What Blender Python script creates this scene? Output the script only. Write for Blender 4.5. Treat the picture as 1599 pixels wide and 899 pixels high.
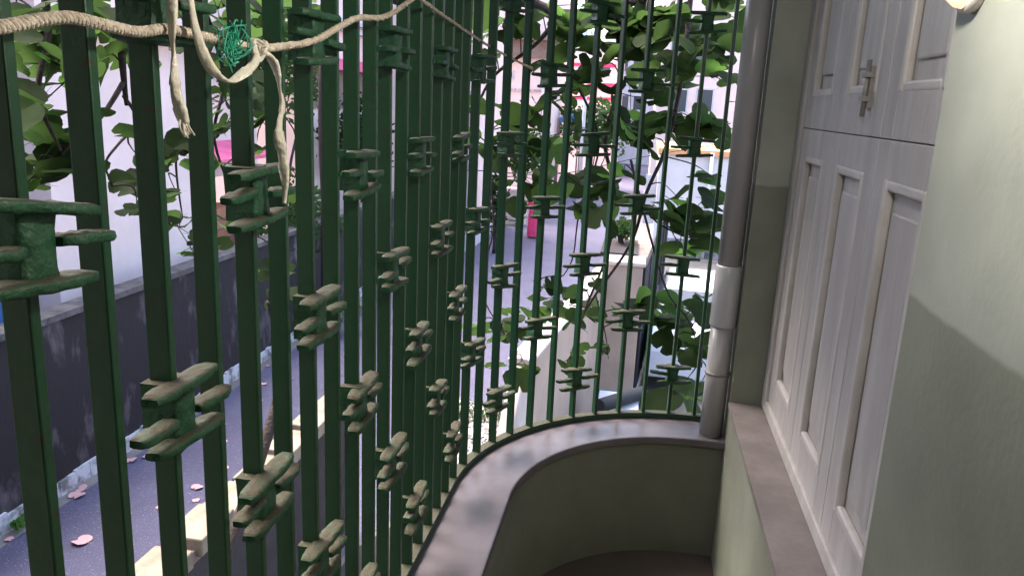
import bpy, math, random
from mathutils import Vector, Matrix, Euler
random.seed(7)
S = bpy.context.scene
for o in list(bpy.data.objects):
    bpy.data.objects.remove(o)
C = S.collection

# ------------------------------------------------------------------ camera
FPX, YAW, PITCH, ROLL = 1221.3, -0.15466, 0.23529, 0.0476
H = 4.4                                   # eye height above the road
CX, CY = 799.5, 449.5
fw = Vector((math.sin(YAW)*math.cos(PITCH), math.cos(YAW)*math.cos(PITCH), -math.sin(PITCH)))
rt = Vector((math.cos(YAW), -math.sin(YAW), 0))
up = rt.cross(fw)
r2 = rt*math.cos(ROLL) + up*math.sin(ROLL)
u2 = -rt*math.sin(ROLL) + up*math.cos(ROLL)
EYE = Vector((0, 0, H))
cam_d = bpy.data.cameras.new('camera')
cam = bpy.data.objects.new('camera', cam_d)
C.objects.link(cam)
cam_d.sensor_width = 36
cam_d.lens = FPX/1599*36
cam_d.clip_start = 0.02
cam_d.clip_end = 2000
m = Matrix((r2, u2, -fw)).transposed().to_4x4()
m.translation = EYE
cam.matrix_world = m
S.camera = cam

# ------------------------------------------------------------------ sky, sun, exposure
SUN_EL, SUN_AZ = math.radians(58), math.radians(-62)     # azimuth from +Y, towards -X
w = bpy.data.worlds.new('World')
S.world = w
w.use_nodes = True
nt = w.node_tree
bg = nt.nodes['Background']
sky = nt.nodes.new('ShaderNodeTexSky')
sky.sky_type = 'NISHITA'
sky.sun_disc = False
sky.sun_elevation = SUN_EL
sky.sun_rotation = SUN_AZ
sky.dust_density = 4.0
sky.air_density = 1.0
sky.ozone_density = 1.0
nt.links.new(sky.outputs[0], bg.inputs[0])
bg.inputs[1].default_value = 0.15
sun_d = bpy.data.lights.new('sun', 'SUN')
sun_d.energy = 1.5
sun_d.angle = math.radians(40)
sun_d.color = (1.0, 0.90, 0.83)
sun = bpy.data.objects.new('sun', sun_d)
C.objects.link(sun)
sdir = Vector((math.sin(SUN_AZ)*math.cos(SUN_EL), math.cos(SUN_AZ)*math.cos(SUN_EL), math.sin(SUN_EL)))
sun.rotation_euler = sdir.to_track_quat('Z', 'Y').to_euler()
sun.location = (-20, 10, 30)
S.view_settings.view_transform = 'Standard'
S.view_settings.look = 'None'
S.view_settings.gamma = 1
S.view_settings.exposure = 2.7
S.view_settings.use_curve_mapping = False

# ------------------------------------------------------------------ helpers
def ray(px, py):
    return fw*FPX + r2*(px-CX) - u2*(py-CY)
def PX(px, py, X):
    d = ray(px, py); return EYE + d*(X/d.x)
def PY(px, py, Y):
    d = ray(px, py); return EYE + d*(Y/d.y)
def PZ(px, py, Z):
    d = ray(px, py); return EYE + d*((Z-H)/d.z)
def U(x, y, z):                           # tenths of a metre from the eye -> world
    return Vector((x*.1, y*.1, H+z*.1))

def tag(o, label=None, cat=None, group=None, kind=None):
    if label: o['label'] = label
    if cat: o['category'] = cat
    if group: o['group'] = group
    if kind: o['kind'] = kind
    return o
def empty(name, loc, label=None, cat=None, group=None):
    o = bpy.data.objects.new(name, None)
    C.objects.link(o)
    o.location = loc
    o.empty_display_size = .1
    return tag(o, label, cat, group)
def bevel(o, wd=.004, seg=2):
    b = o.modifiers.new('bevel', 'BEVEL')
    b.width = wd; b.segments = seg; b.limit_method = 'ANGLE'
    return o
class MB:
    def __init__(s): s.v = []; s.f = []; s.sm = []
    def poly(s, pts, faces, smooth=False):
        n = len(s.v)
        s.v += [tuple(p) for p in pts]
        for f in faces:
            s.f.append([n+i for i in f]); s.sm.append(smooth)
        return s
    def box(s, a, b, M=None):
        x0, y0, z0 = a; x1, y1, z1 = b
        p = [Vector(q) for q in ((x0,y0,z0),(x1,y0,z0),(x1,y1,z0),(x0,y1,z0),(x0,y0,z1),(x1,y0,z1),(x1,y1,z1),(x0,y1,z1))]
        if M: p = [M @ q for q in p]
        return s.poly(p, [(3,2,1,0),(4,5,6,7),(0,1,5,4),(1,2,6,5),(2,3,7,6),(3,0,4,7)])
    def tube(s, path, rad, n=8, cap=True):
        path = [Vector(p) for p in path]
        if not hasattr(rad, '__len__'): rad = [rad]*len(path)
        n0 = len(s.v); prev = None
        for i, p in enumerate(path):
            t = (path[min(i+1, len(path)-1)] - path[max(i-1, 0)]).normalized()
            a = prev if prev else (Vector((0,0,1)) if abs(t.z) < .9 else Vector((1,0,0)))
            e1 = (a - t*a.dot(t)).normalized(); e2 = t.cross(e1); prev = e1
            for k in range(n):
                th = 2*math.pi*k/n
                s.v.append(tuple(p + (e1*math.cos(th) + e2*math.sin(th))*rad[i]))
        for i in range(len(path)-1):
            for k in range(n):
                a = n0+i*n+k; b = n0+i*n+(k+1) % n
                s.f.append([a, b, b+n, a+n]); s.sm.append(True)
        if cap:
            s.f.append([n0+k for k in range(n)][::-1]); s.sm.append(False)
            e = n0+(len(path)-1)*n
            s.f.append([e+k for k in range(n)]); s.sm.append(False)
        return s
    def lathe(s, prof, o=(0,0,0), n=20, M=None):
        n0 = len(s.v)
        for r, z in prof:
            for k in range(n):
                th = 2*math.pi*k/n
                q = Vector((r*math.cos(th), r*math.sin(th), z))
                if M: q = M @ q
                s.v.append(tuple(q + Vector(o)))
        for i in range(len(prof)-1):
            for k in range(n):
                a = n0+i*n+k; b = n0+i*n+(k+1) % n
                s.f.append([a, b, b+n, a+n]); s.sm.append(True)
        s.f.append([n0+k for k in range(n)][::-1]); s.sm.append(False)
        e = n0+(len(prof)-1)*n
        s.f.append([e+k for k in range(n)]); s.sm.append(False)
        return s
    def sweep(s, line, prof):
        """closed profile [(u,z)] swept along 2-D line [(x,y,nx,ny)]; u is measured along the normal"""
        n0 = len(s.v); k = len(prof)
        for x, y, nx, ny in line:
            for u_, z in prof: s.v.append((x+nx*u_, y+ny*u_, z))
        for i in range(len(line)-1):
            for j in range(k):
                a = n0+i*k+j; b = n0+i*k+(j+1) % k
                s.f.append([a, b, b+k, a+k]); s.sm.append(False)
        s.f.append([n0+j for j in range(k)][::-1]); s.sm.append(False)
        e = n0+(len(line)-1)*k
        s.f.append([e+j for j in range(k)]); s.sm.append(False)
        return s
    def mesh(s, name, mat):
        me = bpy.data.meshes.new(name)
        me.from_pydata(s.v, [], s.f)
        me.polygons.foreach_set('use_smooth', s.sm)
        me.materials.append(mat)
        me.update()
        return me
    def build(s, name, mat, parent=None, kind=None):
        return place(name, s.mesh(name, mat), parent, kind=kind)
def place(name, me, parent=None, M=None, kind=None):
    o = bpy.data.objects.new(name, me)
    C.objects.link(o)
    if M is not None: o.matrix_world = M
    if parent:
        o.parent = parent
        pm = parent.matrix_basis.copy(); q = parent.parent
        while q: pm = q.matrix_parent_inverse.inverted() @ pm if False else pm; q = q.parent
        o.matrix_parent_inverse = world_of(parent).inverted()
    if kind: o['kind'] = kind
    return o
def world_of(o):
    mw = o.matrix_basis
    if o.parent: mw = world_of(o.parent) @ o.matrix_parent_inverse @ mw
    return mw

# ------------------------------------------------------------------ materials
def mat(name, col, rough=.6, col2=None, scale=4., bump=0., bscale=30., spec=.5, contrast=(.35,.65), detail=6., metal=0., coords='Object', stretch=None):
    m_ = bpy.data.materials.new(name); m_.use_nodes = True
    n = m_.node_tree.nodes; l = m_.node_tree.links
    b = n['Principled BSDF']
    b.inputs['Base Color'].default_value = (*col, 1)
    b.inputs['Roughness'].default_value = rough
    b.inputs['Specular IOR Level'].default_value = spec
    b.inputs['Metallic'].default_value = metal
    tc = n.new('ShaderNodeTexCoord'); src = tc.outputs[coords]
    if coords == 'World':
        pass
    if stretch:
        mp = n.new('ShaderNodeMapping'); mp.inputs['Scale'].default_value = stretch
        l.new(src, mp.inputs[0]); src = mp.outputs[0]
    if col2:
        t = n.new('ShaderNodeTexNoise'); t.inputs['Scale'].default_value = scale; t.inputs['Detail'].default_value = detail; t.inputs['Roughness'].default_value = .62
        l.new(src, t.inputs['Vector'])
        r = n.new('ShaderNodeMapRange'); r.inputs[1].default_value = contrast[0]; r.inputs[2].default_value = contrast[1]
        l.new(t.outputs[0], r.inputs[0])
        x = n.new('ShaderNodeMix'); x.data_type = 'RGBA'; x.name = 'colmix'
        x.inputs[6].default_value = (*col, 1); x.inputs[7].default_value = (*col2, 1)
        l.new(r.outputs[0], x.inputs[0]); l.new(x.outputs[2], b.inputs['Base Color'])
    if bump:
        t2 = n.new('ShaderNodeTexNoise'); t2.inputs['Scale'].default_value = bscale; t2.inputs['Detail'].default_value = 5
        l.new(src, t2.inputs['Vector'])
        bp = n.new('ShaderNodeBump'); bp.inputs['Strength'].default_value = bump; bp.inputs['Distance'].default_value = .01
        l.new(t2.outputs[0], bp.inputs['Height']); l.new(bp.outputs[0], b.inputs['Normal'])
    return m_
def geo_pos(m_):
    n = m_.node_tree.nodes
    g = n.new('ShaderNodeNewGeometry'); s = n.new('ShaderNodeSeparateXYZ')
    m_.node_tree.links.new(g.outputs['Position'], s.inputs[0])
    return g, s
def two_tone(name, low, high, zc, rough=.55):
    """wall paint: darker dado below height zc, pale coat above"""
    m_ = mat(name, low, rough, None, bump=.10, bscale=70)
    n = m_.node_tree.nodes; l = m_.node_tree.links; b = n['Principled BSDF']
    g, s = geo_pos(m_)
    t = n.new('ShaderNodeTexNoise'); t.inputs['Scale'].default_value = 9; l.new(g.outputs['Position'], t.inputs['Vector'])
    a = n.new('ShaderNodeMath'); a.operation = 'MULTIPLY_ADD'; a.inputs[1].default_value = .02
    l.new(t.outputs[0], a.inputs[0]); l.new(s.outputs['Z'], a.inputs[2])
    r = n.new('ShaderNodeMapRange'); r.inputs[1].default_value = zc+.004; r.inputs[2].default_value = zc+.012
    l.new(a.outputs[0], r.inputs[0])
    t2 = n.new('ShaderNodeTexNoise'); t2.inputs['Scale'].default_value = 3.5; t2.inputs['Detail'].default_value = 8; l.new(g.outputs['Position'], t2.inputs['Vector'])
    x = n.new('ShaderNodeMix'); x.data_type = 'RGBA'
    x.inputs[6].default_value = (*low, 1); x.inputs[7].default_value = (*high, 1)
    l.new(r.outputs[0], x.inputs[0])
    y = n.new('ShaderNodeMix'); y.data_type = 'RGBA'; y.blend_type = 'MULTIPLY'; y.inputs[0].default_value = 1
    r2_ = n.new('ShaderNodeMapRange'); r2_.inputs[1].default_value = .3; r2_.inputs[2].default_value = .7; r2_.inputs[3].default_value = .72; r2_.inputs[4].default_value = 1.12
    l.new(t2.outputs[0], r2_.inputs[0])
    l.new(x.outputs[2], y.inputs[6]); l.new(r2_.outputs[0], y.inputs[7])
    l.new(y.outputs[2], b.inputs['Base Color'])
    return m_
def dusty(name, col, dust, rough=.4, bump=.3, amount=1.):
    """enamel paint with dust and rust lying on upward faces and in chips"""
    m_ = mat(name, col, rough, None, bump=bump, bscale=60)
    n = m_.node_tree.nodes; l = m_.node_tree.links; b = n['Principled BSDF']
    g = n.new('ShaderNodeNewGeometry'); s = n.new('ShaderNodeSeparateXYZ'); l.new(g.outputs['Normal'], s.inputs[0])
    t = n.new('ShaderNodeTexNoise'); t.inputs['Scale'].default_value = 45; t.inputs['Detail'].default_value = 6; l.new(g.outputs['Position'], t.inputs['Vector'])
    a = n.new('ShaderNodeMath'); a.operation = 'MULTIPLY_ADD'; a.inputs[1].default_value = 1.6; a.inputs[2].default_value = -.45
    l.new(t.outputs[0], a.inputs[0])
    c = n.new('ShaderNodeMath'); c.operation = 'ADD'; l.new(a.outputs[0], c.inputs[0]); l.new(s.outputs['Z'], c.inputs[1])
    r = n.new('ShaderNodeMapRange'); r.inputs[1].default_value = .75; r.inputs[2].default_value = 1.35; r.inputs[4].default_value = amount
    l.new(c.outputs[0], r.inputs[0])
    t2 = n.new('ShaderNodeTexNoise'); t2.inputs['Scale'].default_value = 12; t2.inputs['Detail'].default_value = 8; l.new(g.outputs['Position'], t2.inputs['Vector'])
    x0 = n.new('ShaderNodeMix'); x0.data_type = 'RGBA'; x0.inputs[6].default_value = (*[k*.65 for k in col], 1); x0.inputs[7].default_value = (*[k*1.3 for k in col], 1)
    l.new(t2.outputs[0], x0.inputs[0])
    x = n.new('ShaderNodeMix'); x.data_type = 'RGBA'; x.inputs[7].default_value = (*dust, 1)
    l.new(x0.outputs[2], x.inputs[6]); l.new(r.outputs[0], x.inputs[0]); l.new(x.outputs[2], b.inputs['Base Color'])
    t3 = n.new('ShaderNodeTexNoise'); t3.inputs['Scale'].default_value = 38; t3.inputs['Detail'].default_value = 9; t3.inputs['Roughness'].default_value = .7
    l.new(g.outputs['Position'], t3.inputs['Vector'])
    r3 = n.new('ShaderNodeMapRange'); r3.inputs[1].default_value = .62; r3.inputs[2].default_value = .67; r3.inputs[4].default_value = .9; l.new(t3.outputs[0], r3.inputs[0])
    x3 = n.new('ShaderNodeMix'); x3.data_type = 'RGBA'; x3.inputs[7].default_value = (.045,.022,.011,1)
    l.new(r3.outputs[0], x3.inputs[0]); l.new(x.outputs[2], x3.inputs[6]); l.new(x3.outputs[2], b.inputs['Base Color'])
    rr = n.new('ShaderNodeMapRange'); rr.inputs[3].default_value = rough; rr.inputs[4].default_value = .9
    l.new(r.outputs[0], rr.inputs[0]); l.new(rr.outputs[0], b.inputs['Roughness'])
    return m_
def leafmat(name, col, trans):
    m_ = bpy.data.materials.new(name); m_.use_nodes = True
    n = m_.node_tree.nodes; l = m_.node_tree.links; b = n['Principled BSDF']
    oi = n.new('ShaderNodeObjectInfo')
    hs = n.new('ShaderNodeHueSaturation'); hs.inputs['Color'].default_value = (*col, 1)
    r = n.new('ShaderNodeMapRange'); r.inputs[3].default_value = .6; r.inputs[4].default_value = 1.5
    l.new(oi.outputs['Random'], r.inputs[0]); l.new(r.outputs[0], hs.inputs['Value'])
    l.new(hs.outputs[0], b.inputs['Base Color'])
    b.inputs['Roughness'].default_value = .7
    b.inputs['Specular IOR Level'].default_value = .06
    tr = n.new('ShaderNodeBsdfTranslucent'); tr.inputs['Color'].default_value = (*trans, 1)
    h2 = n.new('ShaderNodeHueSaturation'); h2.inputs['Color'].default_value = (*trans, 1); l.new(r.outputs[0], h2.inputs['Value']); l.new(h2.outputs[0], tr.inputs['Color'])
    mx = n.new('ShaderNodeMixShader'); mx.inputs[0].default_value = .4
    l.new(b.outputs[0], mx.inputs[1]); l.new(tr.outputs[0], mx.inputs[2]); l.new(mx.outputs[0], n['Material Output'].inputs[0])
    return m_
M = {}
M['green'] = dusty('green_enamel', (.009,.054,.020), (.055,.042,.026), .4, .15, .8)
M['green_plate'] = dusty('green_enamel_worn', (.014,.075,.030), (.060,.046,.029), .55, .6, .9)
M['ledge'] = mat('ledge_stone', (.150,.134,.150), .36, (.085,.074,.085), 6., bump=.06, bscale=40, contrast=(.3,.7))
M['nosing'] = mat('ledge_nosing', (.34,.30,.32), .5, (.25,.22,.22), 9.)
M['parapet'] = mat('parapet_green_paint', (.18,.19,.15), .65, (.135,.142,.113), 3., bump=.3, bscale=25)  # base lightened, pale glare veil put into the colour
M['wall'] = two_tone('house_wall_paint', (.25,.268,.21), (.41,.435,.375), H-.248)  # dado base lightened to carry the glare veil in its colour
M['wood'] = mat('shutter_paint', (.52,.495,.485), .42, (.40,.375,.365), 5., bump=.15, bscale=18, stretch=(3,3,.5))  # shutter base lightened, veil of glare worked into the colour
M['wood_edge'] = mat('shutter_moulding_lit', (.62,.585,.565), .4, (.50,.47,.45), 6.)  # lighter copy of the shutter paint, light on the panel edges put into colour
M['sill'] = mat('sill_cement', (.22,.19,.185), .55, (.15,.13,.125), 7., bump=.15, bscale=40)
M['floor'] = mat('red_oxide_floor', (.125,.10,.088), .5, (.095,.075,.066), 5.)
M['ceiling'] = mat('ceiling_paint', (.22,.22,.20), .8, (.18,.18,.165), 3.)
M['pvc'] = mat('pipe_pvc', (.46,.45,.46), .3, (.36,.355,.36), 4., stretch=(1,1,.2))
M['pvc_light'] = mat('pipe_socket_pvc', (.62,.62,.65), .22, (.52,.52,.56), 6., stretch=(3,3,.2))
M['steel'] = mat('latch_metal', (.33,.31,.30), .45, (.26,.24,.22), 40., metal=.3)
M['rope'] = mat('rope_fibre', (.74,.64,.52), .85, (.52,.43,.33), 60., bump=.6, bscale=220)
M['strip'] = mat('cloth_strip', (.80,.74,.62), .85, (.66,.60,.48), 25., bump=.5, bscale=90)
M['twine'] = mat('plastic_twine', (.02,.34,.20), .35, (.05,.45,.28), 40.)
M['asphalt'] = mat('asphalt', (.082,.074,.128), .62, (.054,.048,.086), 1.2, bump=.5, bscale=140, contrast=(.3,.7))
M['ground'] = mat('ground_soil', (.22,.19,.17), .9, (.14,.12,.11), 1.5, bump=.6, bscale=30)
M['yard'] = mat('yard_concrete', (.095,.088,.086), .85, (.065,.06,.06), 1.4, bump=.3, bscale=40)
M['oldwall'] = mat('mossy_plaster', (.015,.010,.011), .9, (.15,.12,.128), 2.2, bump=.6, bscale=22, contrast=(.54,.74), stretch=(1,1,.5))
M['oldcope'] = mat('weathered_coping', (.12,.105,.105), .85, (.035,.03,.03), 5., bump=.4)
M['plasterdrip'] = mat('limewash_strip', (.55,.54,.56), .85, (.16,.15,.15), 6., bump=.5, bscale=60, contrast=(.45,.62))
M['cream'] = mat('cream_wall_paint', (.42,.30,.235), .7, (.33,.24,.185), 2., bump=.2, bscale=15)
M['whitecope'] = mat('white_coping_paint', (.55,.45,.40), .6, (.40,.33,.29), 3.)
M['beige'] = mat('beige_coping_block', (.25,.20,.14), .75, (.15,.12,.08), 7., bump=.5, bscale=30)
M['darkwall'] = mat('shaded_inner_wall', (.05,.04,.04), .9, (.03,.025,.025), 3., bump=.4)  # near-black base puts the shade of the compound into the colour
M['pinkwhite'] = mat('pink_white_plaster', (.80,.62,.58), .75, (.70,.54,.505), 1.2, bump=.1, bscale=12)
M['pink'] = mat('pale_pink_plaster', (.74,.57,.53), .75, (.66,.50,.465), .8, bump=.1)
M['lilac'] = mat('recess_shade_plaster', (.36,.31,.36), .8, (.24,.205,.24), 2.)  # lilac grey tone puts the shade of the recess into the colour
M['greycol'] = mat('stained_grey_plaster', (.30,.27,.30), .85, (.09,.08,.09), 5., contrast=(.4,.62))
M['bluewood'] = mat('blue_shutter_paint', (.06,.17,.42), .5, (.10,.25,.52), 12., stretch=(6,6,.4))
M['glass'] = mat('dark_window_glass', (.05,.06,.08), .08, spec=.8)
M['brickorange'] = mat('terracotta_panel', (.45,.18,.10), .7, (.34,.13,.075), 6.)
M['magenta'] = mat('magenta_awning', (.75,.12,.28), .6, (.60,.08,.20), 4.)
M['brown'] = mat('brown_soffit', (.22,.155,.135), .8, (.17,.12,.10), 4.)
M['drain'] = mat('damp_stain_plaster', (.36,.26,.27), .85, (.62,.52,.55), 5., contrast=(.45,.6), stretch=(3,3,.3))
M['bark'] = mat('bark', (.035,.024,.024), .9, (.07,.05,.045), 14., bump=.8, bscale=60)
M['trunk'] = mat('dark_trunk_bark', (.05,.028,.036), .9, (.03,.018,.022), 8., bump=.8, bscale=25, stretch=(1,1,.3))
M['leaf'] = leafmat('bauhinia_leaf', (.026,.044,.015), (.055,.105,.026))
M['leaf_young'] = leafmat('young_leaf', (.07,.14,.035), (.13,.27,.05))
M['bush'] = leafmat('shrub_leaf', (.03,.06,.022), (.06,.12,.03))
M['fallen'] = mat('fallen_leaf', (.62,.36,.36), .7, (.5,.26,.24), 30.)
M['gatemetal'] = mat('gate_sheet_metal', (.030,.028,.032), .85, (.020,.019,.022), 3., bump=.1, spec=.1)
M['white'] = mat('white_paint', (.74,.68,.66), .5, (.64,.58,.56), 2.)
M['carwhite'] = mat('car_white_paint', (.62,.60,.64), .25, spec=.6)
M['rubber'] = mat('black_rubber', (.03,.03,.035), .6, (.02,.02,.02), 20.)
M['darkgrey'] = mat('dark_grey_plastic', (.030,.031,.034), .75, (.022,.022,.025), 6., spec=.2)
M['teal'] = mat('teal_paint', (.06,.26,.33), .6, (.05,.20,.26), 5.)
M['orange'] = mat('orange_paint', (.80,.38,.16), .6, (.68,.30,.12), 5.)
M['saree'] = mat('magenta_red_cloth', (.75,.05,.16), .75, (.58,.03,.11), 8.)
M['skin'] = mat('skin', (.30,.16,.10), .55)
M['hair'] = mat('hair', (.015,.012,.012), .5)
M['bluetarp'] = mat('blue_tarpaulin', (.12,.35,.75), .45, (.09,.27,.62), 3., bump=.4, bscale=6)
M['gravel'] = mat('gravel_debris', (.42,.38,.36), .9, (.20,.185,.17), 14., bump=1., bscale=40)
M['cable'] = mat('black_cable', (.02,.02,.022), .6)
M['lightgrey'] = mat('light_grey_plaster', (.55,.54,.58), .75, (.45,.44,.48), 2.)

am = M['asphalt']; an = am.node_tree.nodes; al = am.node_tree.links
sn = an.new('ShaderNodeTexNoise'); sn.inputs['Scale'].default_value = 55; sn.inputs['Detail'].default_value = 3
al.new(an['Texture Coordinate'].outputs['Object'], sn.inputs['Vector'])
sr = an.new('ShaderNodeMapRange'); sr.inputs[1].default_value = .60; sr.inputs[2].default_value = .70; al.new(sn.outputs[0], sr.inputs[0])
sm_ = an.new('ShaderNodeMix'); sm_.data_type = 'RGBA'; sm_.inputs[7].default_value = (.22,.20,.24,1)
al.new(sr.outputs[0], sm_.inputs[0]); al.new(an['colmix'].outputs[2], sm_.inputs[6]); al.new(sm_.outputs[2], an['Principled BSDF'].inputs['Base Color'])

# ================================================================== GROUND AND ROAD
g = MB().poly([(-400,-200,0),(400,-200,0),(400,600,0),(-400,600,0)], [(0,1,2,3)]).build('ground', M['ground'])
tag(g, kind='structure')
L = [(-5.75,-30),(-5.75,10),(-5.6,16),(-5.1,22),(-4.9,30),(-4.4,45),(-3.0,75),(-1.,120)]
R_ = [(-2.55,-30),(-2.55,6.6),(-1.1,10.5),(-.4,14),(-.35,20),(-.5,26),(-.2,34),(.6,50),(2.,75),(4.5,120)]
pts = [(x,y,.004) for x,y in L] + [(x,y,.004) for x,y in R_][::-1]
tag(MB().poly(pts, [tuple(range(len(pts)))[::-1]]).build('road', M['asphalt']), kind='structure')
tag(MB().poly([(-.35,11.2,.006),(6,11.2,.006),(8,23.5,.006),(.2,23.5,.006)], [(0,1,2,3)]).build('yard_paving', M['yard']), kind='structure')
tag(MB().poly([(-2.5,-10,.006),(3,-10,.006),(3,11.2,.006),(-.4,11.2,.006),(-2.5,6.6,.006)], [(0,1,2,3,4)]).build('courtyard_paving', M['darkwall']), kind='structure')  # courtyard shade put into the dark paving colour

# ================================================================== THE BALCONY
# floor, ceiling
ACX, ACY, RB = .285, 2.24, .795                # centre of the rounded end, radius of the bar line
XB = ACX-RB                                    # straight bar line
def outline(r, n=40, y0=-1.6):
    """balcony plan at offset r from the arc centre: straight run, then quarter round"""
    out = [(ACX-r, y0, 1., 0.), (ACX-r, ACY, 1., 0.)]
    for i in range(1, n+1):
        a = math.pi/2*i/n
        out.append((ACX-r*math.cos(a), ACY+r*math.sin(a), math.cos(a), -math.sin(a)))
    out.append((.62, ACY+r, 0., -1.))
    return out
ol = outline(RB+.06)
zf = H-1.72
fl = MB()
poly = [(x,y) for x,y,_,_ in ol] + [(.62,-1.6)]
n = len(poly)
fl.poly([(x,y,zf) for x,y in poly]+[(x,y,zf-.14) for x,y in poly], [tuple(range(n))[::-1], tuple(range(n,2*n))] + [(i,(i+1)%n,(i+1)%n+n,i+n) for i in range(n)])
tag(fl.build('floor', M['floor']), kind='structure')
zc = H+1.0
ol2 = outline(RB+.85)  # unseen overhang widened past the bars to cut sky light inside
poly2 = [(x,y) for x,y,_,_ in ol2] + [(.62,-1.6)]
cl = MB()
cl.poly([(x,y,zc+.14) for x,y in poly2]+[(x,y,zc) for x,y in poly2], [tuple(range(n))[::-1], tuple(range(n,2*n))] + [(i,(i+1)%n,(i+1)%n+n,i+n) for i in range(n)])
tag(cl.build('ceiling', M['ceiling']), kind='structure')

# parapet with stone ledge
ZL = H-1.222
par = empty('parapet', (XB, 0, zf), 'low dark green curved parapet wall carrying the green bar grille', 'parapet')
MB().sweep(outline(RB), [(-.035, zf+.002), (.165, zf+.002), (.165, ZL-.032), (-.035, ZL-.032)]).build('parapet_wall', M['parapet'], par)
bevel(MB().sweep(outline(RB), [(-.05, ZL-.032), (.185, ZL-.032), (.185, ZL), (-.05, ZL)]).build('ledge', M['ledge'], par), .006)
par.children[-1]['label'] = 'polished grey lilac ledge curving under the bars'

# ------------------------------------------------------------------ grille
gr = empty('balcony_grille', (XB, 0, ZL), 'dark green iron bar grille with rusty cross ornaments around the balcony', 'grille')
ZT = H+.99
bar_me = bevel(place('bar', MB().box((0,-.0065,ZL+.018), (.028,.0065,ZT)).mesh('bar', M['green']), gr), .002).data
# bars: local +x is towards the balcony interior (front face at x=.0)
bar0 = gr.children[0]
SP = .1
ARC0 = 17.59                                   # bar index at which the arc starts
def bar_pose(nb):
    """position of the inner face of bar nb and the rotation that turns +x inward"""
    if nb <= ARC0:
        return XB, .581+(nb-1)*SP, 0.
    a = (nb-ARC0)*.1013/RB
    return ACX-RB*math.cos(a), ACY+RB*math.sin(a), -a
bar_xs = list(range(0, 31))
for i, nb in enumerate(bar_xs):
    x, y, a = bar_pose(nb)
    mw = Matrix.Translation((x, y, 0)) @ Matrix.Rotation(a, 4, 'Z') @ Matrix.Translation((-.028, random.gauss(0,.0008), 0)) @ Matrix.Translation((0,0,ZL)) @ Euler((random.gauss(0,.0018),random.gauss(0,.0012),random.gauss(0,.03))).to_matrix().to_4x4() @ Matrix.Translation((0,0,-ZL))
    if i == 0:
        bar0.matrix_world = mw; bar0.matrix_parent_inverse = gr.matrix_basis.inverted()
    else:
        o = bar0.copy(); C.objects.link(o); o.parent = gr; o.matrix_world = mw; o.matrix_parent_inverse = gr.matrix_basis.inverted()
MB().sweep(outline(RB), [(-.029, ZL+.004), (.003, ZL+.004), (.003, ZL+.022), (-.029, ZL+.022)][::-1]).build('bottom_rail', M['green'], gr)
MB().sweep(outline(RB), [(-.036, ZT), (.004, ZT), (.004, ZT+.009), (-.036, ZT+.009)]).build('top_rail', M['green'], gr)
# cross ornaments
def rounded_flat(x0, x1, z, t, y0, y1):
    """flat bar with rounded ends lying along local y, from y0 to y1, x0..x1 deep, thickness t"""
    mb = MB(); r = (x1-x0)/2; cxm = (x0+x1)/2; pl = []
    for k in range(7):
        th = -math.pi/2+math.pi*k/6
        pl.append((cxm+r*math.sin(th)*1, y1-r+r*math.cos(th)))
    for k in range(7):
        th = math.pi/2+math.pi*k/6
        pl.append((cxm+r*math.sin(th), y0+r+r*math.cos(th)))
    n_ = len(pl)
    mb.poly([(x,y,z-t/2) for x,y in pl]+[(x,y,z+t/2) for x,y in pl], [tuple(range(n_)), tuple(range(n_,2*n_))[::-1]] + [(i,i+n_,(i+1)%n_+n_,(i+1)%n_) for i in range(n_)])
    return mb
def lumpy(name, y0, y1, xc, hw_, ht, seed, taper=True, nseg=9, amp=.085):
    """hand-forged flat along local y: uneven section, blunt rounded ends"""
    rnd = random.Random(seed); mb = MB(); n0 = 16
    for i in range(nseg+1):
        t = i/nseg; y = y0+(y1-y0)*t
        e = min(t, 1-t)*nseg
        k = (.62 if e < .5 else .9 if e < 1.5 else 1.) if taper else 1.
        ox, oz = rnd.gauss(0,amp*.0035), rnd.gauss(0,amp*.006)
        for j in range(n0):
            th = 2*math.pi*j/n0
            c_, s_ = math.cos(th), math.sin(th)
            q_ = 1/max(abs(c_)**7+abs(s_)**7, 1e-3)**(1/7)
            r_ = 1+rnd.gauss(0,amp*.5)
            mb.v.append((xc+ox+c_*q_*hw_*k*r_, y, oz+s_*q_*ht*(k*.5+.5)*r_))
    for i in range(nseg):
        for j in range(n0):
            a_ = i*n0+j; b_ = i*n0+(j+1)%n0
            mb.f.append([a_,a_+n0,b_+n0,b_]); mb.sm.append(True)
    mb.f.append(list(range(n0))); mb.sm.append(False)
    mb.f.append([nseg*n0+j for j in range(n0)][::-1]); mb.sm.append(False)
    return mb.mesh(name, M['green_plate'])
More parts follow.
